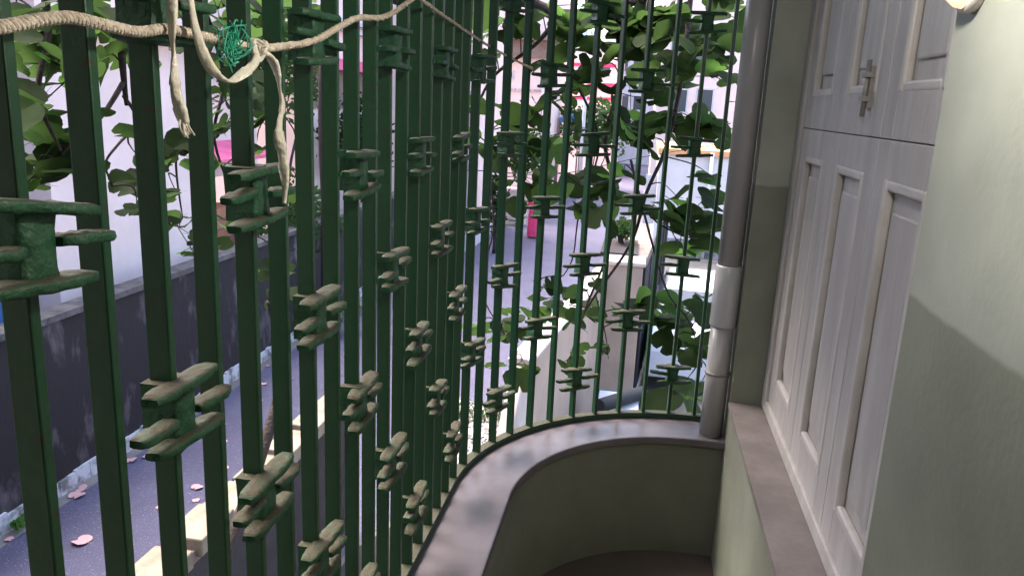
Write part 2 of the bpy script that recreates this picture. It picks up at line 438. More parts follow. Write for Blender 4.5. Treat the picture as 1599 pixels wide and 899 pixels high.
def plate_mesh(seed):
    rnd = random.Random(seed); mb = MB(); ny, nz = 4, 6
    v = {}
    for side, x in ((0,-.030),(1,.012)):
        for i in range(ny+1):
            for j in range(nz+1):
                y = -.0235+.047*i/ny; z = -.036+.072*j/nz
                pinch = 1-.14*math.cos(math.pi*(j/nz-.5))
                v[side,i,j] = len(mb.v)
                mb.v.append((x+(rnd.gauss(0,.0008) if side else 0)-(.002 if side and i in (0,ny) else 0), y*pinch+rnd.gauss(0,.0006), z+rnd.gauss(0,.0006)))
    for i in range(ny):
        for j in range(nz):
            mb.f.append([v[1,i,j],v[1,i+1,j],v[1,i+1,j+1],v[1,i,j+1]]); mb.sm.append(True)
            mb.f.append([v[0,i,j],v[0,i,j+1],v[0,i+1,j+1],v[0,i+1,j]]); mb.sm.append(True)
    for j in range(nz):
        mb.f.append([v[0,0,j],v[1,0,j],v[1,0,j+1],v[0,0,j+1]]); mb.sm.append(False)
        mb.f.append([v[0,ny,j],v[0,ny,j+1],v[1,ny,j+1],v[1,ny,j]]); mb.sm.append(False)
    for i in range(ny):
        mb.f.append([v[0,i,0],v[0,i+1,0],v[1,i+1,0],v[1,i,0]]); mb.sm.append(False)
        mb.f.append([v[0,i,nz],v[1,i,nz],v[1,i+1,nz],v[0,i+1,nz]]); mb.sm.append(False)
    return mb.mesh('ornament_plate', M['green_plate'])
PLATES = [plate_mesh(i) for i in range(4)]
RUNGS = [lumpy('rung', -.063-.002*i, .063+.0015*i, .009, .0155, .0058, 20+i) for i in range(5)]
SIDE1 = [lumpy('side_rung', -.092, -.021, .010, .0120, .0056, 40+i, True) for i in range(4)]
SIDE2 = [lumpy('side_rung', .021, .092, .010, .0120, .0056, 50+i, True) for i in range(4)]
ROWA = -.1399; PER = .4473
for nb in bar_xs:
    if nb % 2 == 0 or nb < -5: continue
    x, y, a = bar_pose(nb)
    ph = 0 if (nb-1) % 4 == 0 else .5
    for k in range(-3, 4):
        z = ROWA+(k+ph)*PER
        if z < -1.1 or z > .9: continue
        jit = lambda s: random.gauss(0, s)
        mw = Matrix.Translation((x, y, H+z+jit(.003))) @ Matrix.Rotation(a, 4, 'Z') @ Matrix.Rotation(jit(.02), 4, 'X')
        pl = place('ornament_plate', random.choice(PLATES), gr, mw)
        for dz in (-.034, .034):
            place('rung', random.choice(RUNGS), pl, mw @ Matrix.Translation((jit(.001), jit(.004), dz+jit(.002))) @ Euler((jit(.045),jit(.06),jit(.03))).to_matrix().to_4x4())
        place('side_rung', random.choice(SIDE1), pl, mw @ Matrix.Translation((0,0,jit(.005))) @ Matrix.Rotation(jit(.04),4,'X'))
        if nb < 29:
            place('side_rung', random.choice(SIDE2), pl, mw @ Matrix.Translation((0,0,jit(.005))) @ Matrix.Rotation(jit(.04),4,'X'))

# ------------------------------------------------------------------ house wall with window niche
XW, XN = .40, .515
NY0, NY1 = 1.187, 2.85
ZS, ZH = H-1.057, H+.78
hw = empty('house_wall', (XW, 0, zf), 'house wall painted pale cream above and green below beside the window', 'wall')
wb = MB()
wb.box((XW,-1.6,zf+.002), (.62,NY0,zc-.002))                 # near part
wb.box((XW,NY0+.0,zf+.002), (.62,NY1,ZS-.02))                # below the sill
wb.box((XW,NY0,ZH), (.62,NY1,zc-.002))                       # above the niche
wb.box((XW,NY1,zf+.002), (.62,ACY+RB+.06,zc-.002))           # far part
wb.build('wall_face', M['wall'], hw)
MB().box((-.62,-1.75,zf), (.7,-1.602,zc)).build('end_wall', M['parapet'], hw)
MB().box((-2.85,-.25,0), (XB-.062,.12,7.5)).build('light_block_wing', M['parapet'], hw)  # added out of view to keep sky light off the bars
MB().box((XB-.06,-1.6,zf+.003), (XB-.004,.40,zc-.003)).build('light_block_side', M['parapet'], hw)  # unseen solid side added to shut out light behind the camera
MB().box((.66,-1.75,zf), (.74,3.1,zc)).build('inner_wall', M['wall'], hw)

win = empty('shuttered_window', (XN, NY1, ZS), 'grey painted wooden shutter window set in the house wall niche', 'window')
MB().box((XW-.006,NY0+.002,ZS-.018), (XN+.06,NY1-.002,ZS)).build('sill', M['sill'], win)
fr = MB()
fy0, fy1, fz0, fz1 = NY0+.004, NY1-.004, ZS+.001, ZH-.003
fr.box((XN-.004,fy1-.075,fz0), (XN+.06,fy1,fz1))
fr.box((XN-.004,fy0,fz0), (XN+.06,fy0+.075,fz1))
fr.box((XN-.003,fy0+.075,fz0), (XN+.06,fy1-.075,fz0+.045))
fr.box((XN-.003,fy0+.075,fz1-.05), (XN+.06,fy1-.075,fz1))
bevel(fr.build('window_frame', M['wood'], win), .004)
ly = [fy1-.077]
while ly[-1]-.445 > fy0+.06: ly.append(ly[-1]-.44)
lw = .44
def leaf_panel(yh, z0, z1):
    """one shutter leaf: stiles, rails, recessed panel with sloping mouldings"""
    y0 = yh-lw+.004; y1 = yh
    y0 = max(y0, fy0+.077)
    st = .085 if y1-y0 > .3 else .05
    b = MB()
    x0, x1 = XN+.006, XN+.036
    b.box((x0,y1-st,z0), (x1,y1,z1)); b.box((x0,y0,z0), (x1,y0+st,z1))
    b.box((x0,y0+st,z0), (x1,y1-st,z0+.10)); b.box((x0,y0+st,z1-.085), (x1,y1-st,z1))
    lf = b.build('shutter_leaf', M['wood'], win); bevel(lf, .002)
    py0, py1, pz0, pz1 = y0+st, y1-st, z0+.10, z1-.085
    MB().box((XN+.024,py0+.001,pz0+.001), (XN+.033,py1-.001,pz1-.001)).build('panel', M['wood'], lf)
    md = MB(); t = .02; xi, xo = XN+.024, XN+.0025
    def strip(a, b_, c, d): md.poly([a,b_,c,d], [(0,1,2,3)])
    # bolection moulding: raised bead round the recess
    for (a0,a1,c0,c1) in ((py1-t,py1+.004,pz0-.004,pz1+.004),(py0-.004,py0+t,pz0-.004,pz1+.004)):
        md.box((xo,a0,c0), (xi,a1,c1))
    md.box((xo+.0015,py0+t,pz0-.004), (xi,py1-t,pz0+t)); md.box((xo+.0015,py0+t,pz1-t), (xi,py1-t,pz1+.004))
    bevel(md.build('moulding', M['wood_edge'], lf), .007, 3)
    fld = MB().box((XN+.014,py0+t+.03,pz0+t+.04), (XN+.0245,py1-t-.03,pz1-t-.04)).build('raised_field', M['wood'], lf)
    bevel(fld, .008)
    return lf
zm = H-.045
for yh in ly:
    leaf_panel(yh, fz0+.047, zm-.0012)
    leaf_panel(yh, zm+.0012, fz1-.052)
la = MB()
la.box((XN-.004,2.00,H+.02), (XN+.006,2.03,H+.115)); la.tube([(XN-.008,2.015,H+.0),(XN-.008,2.015,H+.13)], .006, 8)
la.box((XN-.016,1.995,H+.035), (XN+.0,2.035,H+.047)); la.box((XN-.016,1.995,H+.09), (XN+.0,2.035,H+.102))
la.build('tower_bolt', M['steel'], win)

# ------------------------------------------------------------------ rain pipe
pc = PZ(1117, 672, ZL); px_, py_ = .352, 2.925
rp = empty('rain_pipe', (px_, py_, ZL), 'grey plastic rain pipe standing at the far end of the ledge', 'pipe')
def zpix(y): return PY(1150-.11*(y-450), y, py_-.045).z
z1, z2, z3 = zpix(418), zpix(515), zpix(588)
MB().lathe([(.044,ZL+.002),(.044,z2-.001)], (px_,py_,0), 24).build('lower_pipe', M['pvc'], rp)
MB().lathe([(.046,z2),(.050,z2+.006),(.050,z1-.006),(.046,z1)], (px_,py_,0), 24).build('socket', M['pvc_light'], rp)
MB().lathe([(.044,z1+.001),(.044,zc-.002)], (px_,py_,0), 24).build('upper_pipe', M['pvc'], rp)
MB().lathe([(.0445,z3-.006),(.048,z3-.004),(.048,z3+.004),(.0445,z3+.006)], (px_,py_,0), 24).build('clamp_ring', M['steel'], rp)

# ------------------------------------------------------------------ bulb on the wall (the lit lamp)
bpos = PX(1528, -32, XW-.001)
lampM = bpy.data.materials.new('lit_bulb'); lampM.use_nodes = True
lb = lampM.node_tree.nodes['Principled BSDF']
lb.inputs['Base Color'].default_value = (1,.86,.7,1); lb.inputs['Emission Color'].default_value = (1,.74,.50,1); lb.inputs['Emission Strength'].default_value = .16
bl = empty('wall_lamp', bpos, 'small round peach glowing lamp on the house wall at the top edge', 'lamp')
MB().lathe([(.041,0),(.041,.012),(.036,.014)], bpos, 28, Matrix.Rotation(-math.pi/2,4,'Y')).build('base_ring', M['white'], bl)
MB().lathe([(.036,.013),(.034,.022),(.026,.032),(.014,.038),(.002,.040)], bpos, 28, Matrix.Rotation(-math.pi/2,4,'Y')).build('dome', lampM, bl)
CB = Vector((.15,.86,H+.42))
cbl = empty('pendant_bulb', CB, 'lit bulb hanging on a cord from the balcony ceiling', 'lamp')
MB().lathe([(.004,-.046),(.022,-.040),(.033,-.018),(.035,0),(.028,.022),(.016,.036)], CB, 20).build('glass_bulb', lampM, cbl)
MB().lathe([(.018,.036),(.022,.040),(.022,.075),(.006,.085)], CB, 20).build('holder', M['white'], cbl)
MB().tube([CB+Vector((0,0,.08)), Vector((CB.x,CB.y,zc+.002))], .003, 6).build('cord', M['cable'], cbl)
pl_d = bpy.data.lights.new('bulb_light', 'POINT'); pl_d.energy = 2.7; pl_d.color = (1,.94,.86); pl_d.shadow_soft_size = .03
plo = bpy.data.objects.new('bulb_light', pl_d); C.objects.link(plo); plo.parent = cbl; plo.matrix_parent_inverse = cbl.matrix_basis.inverted(); plo.location = CB+Vector((0,0,-.075))

# ================================================================== ROPE
def smooth(pts, sub=6):
    pts = [Vector(p) for p in pts]; out = []
    for i in range(len(pts)-1):
        p0 = pts[max(i-1,0)]; p1 = pts[i]; p2 = pts[i+1]; p3 = pts[min(i+2,len(pts)-1)]
        for k in range(sub):
            t = k/sub
            out.append(.5*((2*p1)+(-p0+p2)*t+(2*p0-5*p1+4*p2-p3)*t*t+(-p0+3*p1-3*p2+p3)*t**3))
    out.append(pts[-1]); return out
def strands(mb, path, rad, tw=90., ns=3):
    """twisted rope: ns strands winding round the path"""
    path = [Vector(p) for p in path]; L_ = 0
    paths = [[] for _ in range(ns)]
    for i, p in enumerate(path):
        if i: L_ += (p-path[i-1]).length
        t = (path[min(i+1,len(path)-1)]-path[max(i-1,0)]).normalized()
        a = Vector((0,0,1)) if abs(t.z) < .8 else Vector((1,0,0))
        e1 = (a-t*a.dot(t)).normalized(); e2 = t.cross(e1)
        for s_ in range(ns):
            th = L_*tw+2*math.pi*s_/ns
            paths[s_].append(p+(e1*math.cos(th)+e2*math.sin(th))*rad*.52)
    for q in paths: mb.tube(q, rad*.55, 6)
    return mb
XR = XB+.03
pr = [(-60,45),(0,43),(60,32),(110,28),(165,40),(215,50),(262,46),(320,58),(365,68),(400,76),(440,73),(490,64),(525,45),(560,28),(600,27),(640,2),(648,-8)]
rp_pts = smooth([PX(x,y,XR) for x,y in [(-130,47)]+pr], 24)
cr = empty('clothes_rope', rp_pts[0], 'twisted beige rope strung along the inside of the green bars', 'rope')
strands(MB(), rp_pts, .0055, 420.).build('rope_run', M['rope'], cr)
x2, y2, a2 = bar_pose(22)
endp = Vector((x2+.006*math.cos(a2), y2+.006*math.sin(a2), 0)); 
q_end = PY(832, 108, y2-.03)
p_top = PX(648,-8,XR)
p2 = smooth([p_top, PX(665,5,XR)*.66+q_end*0+(PX(665,5,XR))*.34, (PX(700,30,XR)*.8+PY(700,30,2.3)*.2), PY(760,70,2.45), PY(800,92,2.6), q_end], 14)
strands(MB(), p2, .0045, 420.).build('rope_end', M['rope'], cr)
def ribbon(mb, path, wd, tw0=0., tw=25., th=.0015):
    path = [Vector(p) for p in path]; n0 = len(mb.v); L_ = 0
    for i, p in enumerate(path):
        if i: L_ += (p-path[i-1]).length
        t = (path[min(i+1,len(path)-1)]-path[max(i-1,0)]).normalized()
        a = Vector((1,0,0)) if abs(t.x) < .8 else Vector((0,0,1))
        e1 = (a-t*a.dot(t)).normalized(); e2 = t.cross(e1)
        ph = tw0+tw*L_; ww = wd[i*(len(wd)-1)//max(1,len(path)-1)] if hasattr(wd,'__len__') else wd
        d1 = e1*math.cos(ph)+e2*math.sin(ph); d2 = -e1*math.sin(ph)+e2*math.cos(ph)
        for (s1,s2) in ((-1,-.3),(-.4,-1),(.4,-.6),(1,.2),(.4,1),(-.4,.5)):
            mb.v.append(tuple(p+d1*s1*ww+d2*s2*ww*.42))
    for i in range(len(path)-1):
        for k in range(6):
            a = n0+i*6+k; b = n0+i*6+(k+1)%6
            mb.f.append([a,b,b+6,a+6]); mb.sm.append(True)
    mb.f.append([n0+k for k in range(6)][::-1]); mb.sm.append(False)
    e = n0+(len(path)-1)*6; mb.f.append([e+k for k in range(6)]); mb.sm.append(False)
    return mb
XS = XR+.012
def hang(name, pix, wd, label, tw, X=XS, cat='cloth strip'):
    pts_ = smooth([PX(x,y,X) for x,y in pix], 8)
    o = ribbon(MB(), pts_, wd, random.random()*3, tw).build(name, M['strip'])
    return tag(o, label, cat, 'cream cloth strips tied to the rope')
s1 = hang('cloth_strip', [(266,-30),(268,0),(269,30),(269,60),(272,95),(273,125),(276,150),(282,175),(287,192)], [.0055,.0055,.0062,.0072,.0058,.007,.006], 'straight cream cloth strip hanging over the rope with a frayed end', 32)
fr_ = MB()
for k in range(6):
    x0 = 281+k*2.2
    fr_.tube(smooth([PX(x0,188,XS), PX(x0+random.uniform(-3,6),200,XS+random.uniform(-.004,.004)), PX(x0+random.uniform(-4,12),random.uniform(208,220),XS+random.uniform(-.006,.006))],4), .0011, 5)
fr_.build('fray', M['strip'], s1)
hang('cloth_strip', [(294,-30),(298,0),(304,40),(316,80),(330,108),(348,124),(362,127),(380,115),(395,102),(402,88)], [.0055,.0055,.006,.0048,.0066,.0052,.0052], 'cream cloth strip sagging in a loop below the rope', 14, XR+.016)
s3 = hang('cloth_strip', [(408,82),(424,92),(433,115),(437,140),(441,165),(437,190),(436,215),(441,240),(443,262),(445,290),(444,318)], [.0055,.0072,.0062,.008,.0056,.0076,.006,.008,.0082,.0086], 'long twisted cream cloth strip hanging from the knot', 22, XR+.014)
kn = MB()
kp = PX(404,80,XR+.012)
import itertools
tor = [kp+Vector((.004*math.sin(t*2.1), .011*math.cos(t), .012*math.sin(t*1.0+.4)+.004*math.cos(3*t))) for t in [i*.28 for i in range(48)]]
ribbon(kn, tor, .0042, 0, 20).build('knot', M['strip'], s3)
tw = MB()
tp = PX(362,70,XR+.010)
for k in range(46):
    a = Vector((random.gauss(0,.35),random.gauss(0,1),random.gauss(0,1.3))).normalized()
    b_ = Vector((random.gauss(0,.35),random.gauss(0,1),random.gauss(0,1.3))).normalized()
    r1 = random.uniform(.008,.019); r3 = random.uniform(.012,.030)
    c_ = tp+Vector((0,random.gauss(0,.003),random.gauss(0,.003)))
    tw.tube(smooth([c_-a*.004, c_+a*r1, c_+(a+b_).normalized()*r1*1.3, c_+b_*r3], 4), .0008, 4)
tag(tw.build('twine_tangle', M['twine']), 'frayed tuft of bright green plastic twine tied on the rope', 'twine')

# ================================================================== STREET SIDE
# opposite boundary wall along the lane
XO = -5.93
ow = empty('boundary_wall', (XO, 8, 0), 'dark mossy boundary wall on the far side of the lane', 'wall')
MB().box((XO-.2,-12,-.05), (XO,19.5,1.93)).build('wall_body', M['oldwall'], ow)
MB().box((XO-.24,-12,1.93), (XO+.035,19.5,2.0)).build('coping', M['oldcope'], ow)
sk = MB(); ys = [-12+i*.12 for i in range(263)]
for i in range(len(ys)-1):
    h0 = .19+.05*math.sin(ys[i]*3.1)*math.sin(ys[i]*.7+1)+.012*random.uniform(-1,1)
    sk.box((XO+.001,ys[i],.0), (XO+.028+.01*random.random(),ys[i+1]+.0,h0))
sk.build('limewashed_foot', M['plasterdrip'], ow)

# own compound wall with beige coping blocks
XCW, ZCW = -2.9, H-2.9
cw = empty('compound_wall', (XCW, 4, 0), 'low compound wall below the balcony topped with beige coping blocks', 'wall')
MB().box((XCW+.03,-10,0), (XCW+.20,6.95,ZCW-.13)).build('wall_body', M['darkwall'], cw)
yb = -1.0; first = None
while yb < 6.9:
    lb_ = .47
    b = MB().box((XCW,0,ZCW-.13), (XCW+.27,lb_-.05,ZCW))
    if first is None:
        first = bevel(b.build('coping_block', M['beige'], cw), .012); first.location = (0,yb,0); first.matrix_parent_inverse = cw.matrix_basis.inverted()
    else:
        o = first.copy(); C.objects.link(o); o.location = (0,yb,random.uniform(-.006,.006)); o.rotation_euler = (0,random.uniform(-.02,.02),0)
    yb += lb_
jt = MB().box((XCW+.02,-1,ZCW-.125), (XCW+.25,6.9,ZCW-.035)).build('mortar_bed', M['brown'], cw)

# far compound wall leading to the gate pillar
nw = empty('garden_wall', (-1.0, 6.6, 0), 'cream garden wall with white rounded top leading to the gate pillar', 'wall')
A0 = PZ(800,556,H-2.3); A1 = PZ(936,414,H-2.3)
dv = (A1-A0); dv.z = 0; Lw = dv.length; dv.normalize(); nv = Vector((dv.y,-dv.x,0))    # nv points right (to the yard)
rotM = Matrix.Translation((A0.x,A0.y,0)) @ Matrix((nv,dv,Vector((0,0,1)))).transposed().to_4x4()
zt = H-2.3
bevel(MB().box((0.005,.05,0),(.15,Lw,zt-.05), rotM).build('wall_body', M['cream'], nw), .01)
cp = MB(); prof = [(-.04,zt-.055),(.20,zt-.055),(.20,zt-.02),(.14,zt),(.02,zt),(-.04,zt-.02)]
cp.poly([rotM @ Vector((u_,-.02,z)) for u_,z in prof]+[rotM @ Vector((u_,Lw,z)) for u_,z in prof], [(0,1,2,3,4,5),(11,10,9,8,7,6)]+[(i,i+6,(i+1)%6+6,(i+1)%6) for i in range(6)])
bevel(cp.build('coping', M['whitecope'], nw), .01)
# sloping wing at the near end
wg = MB(); pf = [(0,0),(0,zt-.05),(-.18,zt-.12),(-.42,zt-.42),(-.55,zt-.62),(-.55,0)]
wg.poly([rotM @ Vector((.02,y+.05,z)) for y,z in pf]+[rotM @ Vector((.16,y+.05,z)) for y,z in pf], [(0,1,2,3,4,5),(11,10,9,8,7,6)]+[(i,i+6,(i+1)%6+6,(i+1)%6) for i in range(6)])
bevel(wg.build('sloping_end', M['whitecope'], nw), .02, 3)

# slab with debris
sl = empty('canopy_slab', (-1.6, 6.2, H-3.0), 'flat concrete slab strewn with gravel and weeds below the ledge', 'slab')
zsl = H-2.95
c0 = [PZ(690,745,zsl), PZ(806,690,zsl), PZ(806,652,zsl), PZ(690,610,zsl)]
q = [(p.x,p.y) for p in c0]
MB().poly([(x,y,zsl) for x,y in q]+[(x,y,zsl-.12) for x,y in q], [(0,1,2,3),(7,6,5,4)]+[(i,i+4,(i+1)%4+4,(i+1)%4) for i in range(4)]).build('slab', M['gravel'], sl)
for sxy in ((.12,.2),(.88,.75)):
    bx = q[0][0]*(1-sxy[0])+q[2][0]*sxy[0]; by = q[0][1]*(1-sxy[1])+q[2][1]*sxy[1]
    MB().box((bx-.06,by-.06,0),(bx+.06,by+.06,zsl-.12)).build('support', M['cream'], sl)
gv = MB()
for k in range(420):
    u_, v_ = random.random(), random.random()
    x = (q[0][0]*(1-u_)+q[1][0]*u_)*(1-v_)+(q[3][0]*(1-u_)+q[2][0]*u_)*v_; y = (q[0][1]*(1-u_)+q[1][1]*u_)*(1-v_)+(q[3][1]*(1-u_)+q[2][1]*u_)*v_
    r = random.uniform(.004,.018)
    gv.box((-r,-r*.8,-r*.3),(r,r*.8,r*.8), Matrix.Translation((x,y,zsl+.003)) @ Euler((random.random(),random.random(),random.random()*3)).to_matrix().to_4x4())
gv.build('gravel', M['gravel'], sl, 'stuff')
wd = MB()
for k in range(260):
    cxg = random.choice((PZ(722,650,zsl),PZ(765,655,zsl),PZ(775,640,zsl)))
    x, y = cxg.x+random.gauss(0,.09), cxg.y+random.gauss(0,.09)
    h_ = random.uniform(.04,.13); a = random.random()*6.28; lx, ly_ = math.cos(a)*h_*.6, math.sin(a)*h_*.6; w_ = .004
    wd.poly([(x-w_*math.sin(a),y+w_*math.cos(a),zsl),(x+w_*math.sin(a),y-w_*math.cos(a),zsl),(x+lx*.6,y+ly_*.6,zsl+h_*.8),(x+lx,y+ly_,zsl+h_)], [(0,1,2),(0,2,3)])
wd.build('weeds', M['bush'], sl, 'stuff')

# gate pillar, sheet gate
YP = 11.0
gp = empty('gate_pillar', PY(972,640,YP), 'square cream gate pillar with white cap and teal base', 'pillar')
xl, xr = PY(944,470,YP).x, PY(1000,470,YP).x
ztp = PY(972,408,YP).z
bevel(MB().box((xl,YP,0),(xr,YP+.45,ztp-.06)).build('shaft', M['cream'], gp), .008)
bevel(MB().box((xl-.03,YP-.03,ztp-.06),(xr+.03,YP+.48,ztp)).build('cap', M['whitecope'], gp), .012)
MB().box((xl-.004,YP-.006,0),(xr+.004,YP+.454,PY(972,611,YP).z)).build('base_band', M['teal'], gp)
gt = empty('sheet_gate', (xr, YP+.2, 0), 'long dark grey sheet metal gate running back from the cream pillar', 'gate')
g0 = Vector((xr+.02,YP+.25,0)); g1 = Vector((.80,20.0,0))
gd = (g1-g0); gl = gd.length; gd.normalize(); gn = Vector((gd.y,-gd.x,0))
gM = Matrix.Translation(g0) @ Matrix((gn,gd,Vector((0,0,1)))).transposed().to_4x4()
gh = PY(1003,425,YP).z
for k in range(6):
    a, b = gl*k/6+.01, gl*(k+1)/6-.01
    MB().box((-.006,a,.10),(.006,b,gh-.03), gM).build('sheet_panel', M['gatemetal'], gt)
    MB().box((-.02,a-.02,.03),(.02,a+.02,gh), gM).build('gate_post', M['gatemetal'], gt)
MB().box((-.02,0,gh-.04),(.02,gl,gh), gM).build('gate_top_rail', M['gatemetal'], gt)
MB().box((-.022,0,.07),(.022,gl,.115), gM).build('gate_light_strip', M['lightgrey'], gt)  # pale colour stands in for the line of light under the gate

# white car in the yard, seen over the ledge
def prism(mb, prof, x0, x1, y=0.):
    n_ = len(prof)
    mb.poly([(x0,a,b) for a,b in prof]+[(x1,a,b) for a,b in prof], [tuple(range(n_)),tuple(range(n_,2*n_))[::-1]]+[(i,i+n_,(i+1)%n_+n_,(i+1)%n_) for i in range(n_)])
    return mb
car = empty('parked_car', (.6, 6.85, 0), 'white parked car seen just over the far end of the ledge', 'car')
cM = Matrix.Translation((.60,6.85,0)) @ Matrix.Rotation(math.radians(-3),4,'Z')
body = MB(); prism(body, [(-1.9,.28),(-1.92,.72),(-1.85,.92),(-.95,1.0),(1.6,1.0),(1.9,.9),(1.95,.5),(1.9,.28)], -.78, .78)
cab = MB()
def ring(z, y0, y1, hx): return [(-hx,y0,z),(hx,y0,z),(hx,y1,z),(-hx,y1,z)]
cab.poly(ring(1.0,-1.0,1.6,.74)+ring(1.42,-.35,1.25,.60)+ring(1.47,-.15,1.1,.52), [(0,1,5,4),(1,2,6,5),(2,3,7,6),(3,0,4,7),(4,5,9,8),(5,6,10,9),(6,7,11,10),(7,4,8,11),(8,9,10,11)])
gl_ = MB()
gl_.poly([(-.62,-.97,1.03),(.62,-.97,1.03),(.52,-.44,1.39),(-.52,-.44,1.39)], [(0,1,2,3)])
for o_ in (bevel(body.build('car_body', M['carwhite'], car), .06, 3), bevel(cab.build('cabin', M['carwhite'], car), .05, 3)): o_.matrix_world = cM; o_.matrix_parent_inverse = car.matrix_basis.inverted()
gs = gl_.build('windscreen', M['glass'], car); gs.matrix_world = cM @ Matrix.Translation((0,-.012,.008)); gs.matrix_parent_inverse = car.matrix_basis.inverted()
whl = MB().tube([(-.09,0,0),(.09,0,0)], .29, 20).mesh('wheel', M['rubber'])
for (a, b) in ((-.72,-1.2),(.72,-1.2),(-.72,1.25),(.72,1.25)):
    o = place('wheel', whl, car, cM @ Matrix.Translation((a,b,.29)))

# dark rounded drum beside the car
d0 = PY(972,622,9.2); d1 = PY(1004,612,9.6)
dr = empty('water_drum', d0, 'dark grey rounded drum lying beside the white car', 'drum')
ax = (d1-d0).normalized()
rd = .085
MB().tube([d0-ax*.5, d0-ax*.48, d0, d1-ax*.03, d1, d1+ax*.015], [rd*.9,rd,rd,rd,rd*.85,rd*.5], 20).build('drum_body', M['darkgrey'], dr)
MB().box((d0.x-.3,d0.y-.1,0),(d1.x-.05,d1.y+.1,min(d0.z,d1.z)-rd*.8)).build('drum_stand', M['lightgrey'], dr)

# ------------------------------------------------------------------ buildings on the left, behind the wall
def bbox(name, a, b, m_, parent): return MB().box(a, b).build(name, m_, parent)
XF = -6.9
def yz(px, py, X=XF):
    p = PX(px,py,X); return p.y, p.z
b1 = empty('pink_house', (XF, 6, 0), 'pale pink house behind the dark boundary wall', 'house')
ya, yb_ = yz(163,300)[0], yz(334,330)[0]
bbox('wall', (XF-5,ya,0), (XF,yb_,7.), M['pinkwhite'], b1)
yc, yd = yz(82,350)[0], yz(127,350)[0]
bbox('pilaster', (XF-.3,yc,0), (XF+.02,yd,7.), M['pinkwhite'], b1)
bbox('recess_wall', (XF-1.2,yc-4,0), (XF-.9,ya+.1,7.), M['lilac'], b1)
bbox('stained_pier', (XF-.5,yz(103,300)[0],1), (XF-.1,yz(122,300)[0],7.), M['greycol'], b1)
y0, y1 = yz(-10,470)[0], yz(77,470)[0]
for k in range(6):
    t0, t1 = y0+(y1-y0)*k/6, y0+(y1-y0)*(k+1)/6-.03
    bbox('blue_board', (XF-.55-.02*(k%2),t0,.2), (XF-.5,t1,yz(40,455)[1]), M['bluewood'], b1)
bbox('roof_band', (XF-.1,ya-.2,yz(240,60)[1]), (XF+.35,yb_,yz(240,60)[1]+.25), M['pink'], b1)
nb_ = empty('light_block_house', (-6.4,0,0), 'tall grey house out of view, added to block sky light', 'house')
bbox('wall', (-12,-14,0), (-6.4,4.6,9.), M['greycol'], nb_)  # unseen block added to cut sky light reaching the near bars
bbox('roof_slab', (-12.3,-14.3,9.), (-6.1,4.8,9.2), M['lightgrey'], nb_)
# terracotta outhouse with magenta awning
b2 = empty('terracotta_outhouse', (XF, 11, 0), 'terracotta outhouse with a pink awning beyond the pink house', 'house')
y0, y1 = yz(334,330)[0], yz(378,330)[0]
z1_ = yz(352,325)[1]
bbox('wall', (XF-3,y0+.01,0), (XF-.05,y1,z1_), M['brickorange'], b2)
for k in range(4):
    zz = yz(352,340)[1]-.02-k*.17
    bbox('course_line', (XF-.05,y0+.05,zz), (XF-.035,y1-.02,zz+.02), M['brown'], b2)
aw = MB(); za = yz(350,236)[1]; zb = yz(350,251)[1]
aw.poly([(XF-.6,y0-.2,za+.1),(XF-.6,y1+.9,za+.1),(XF+.25,y1+.9,zb+.06),(XF+.25,y0-.2,zb+.06),(XF-.6,y0-.2,za+.06),(XF-.6,y1+.9,za+.06),(XF+.25,y1+.9,zb),(XF+.25,y0-.2,zb)], [(0,3,2,1),(4,5,6,7),(0,1,5,4),(1,2,6,5),(2,3,7,6),(3,0,4,7)])
aw.build('awning', M['magenta'], b2)
bbox('upper_wall', (XF-3,y0+.01,z1_+.4), (XF-.7,y1+2,7.), M['pinkwhite'], b2)
# striped white house with pink band
b3 = empty('white_striped_house', (-8, 20, 0), 'white house with thin grey ledges and a pink band below', 'house')
X3 = -7.6
y0, y1 = yz(470,100,X3)[0], yz(690,100,X3)[0]
y1 = min(y1, 32)
bbox('wall', (X3-4,y0,0), (X3,y1,9.5), M['pinkwhite'], b3)
for py in (35, 48):
    z_ = yz(540,py,X3)[1]; bbox('wall_ledge', (X3,y0,z_-.05), (X3+.16,y1,z_+.04), M['lightgrey'], b3)
z_a, z_b = yz(540,96,X3)[1], yz(540,112,X3)[1]
bbox('pink_band', (X3-.02,y0-.02,z_b), (X3+.4,y1,z_a), M['magenta'], b3)
bbox('brown_wall_strip', (X3+.001,y0,z_b-.9), (X3+.05,y1,z_b-.001), M['brown'], b3)  # thin brown strip along the wall below the pink band
# pale house at the bend
b4 = empty('bend_house', (-5, 22.5, 0), 'pale pink house at the bend of the lane with a damp stain', 'house')
xb = PY(731,330,22.2).x
bbox('wall', (-10,22.2,0), (xb,27.5,8.), M['pink'], b4)
bbox('damp_corner', (xb-.42,22.17,0), (xb-.02,22.199,4.6), M['drain'], b4)
xw0 = xb
bbox('plinth', (-10,22.12,0), (xb+.05,27.5,.5), M['lightgrey'], b4)
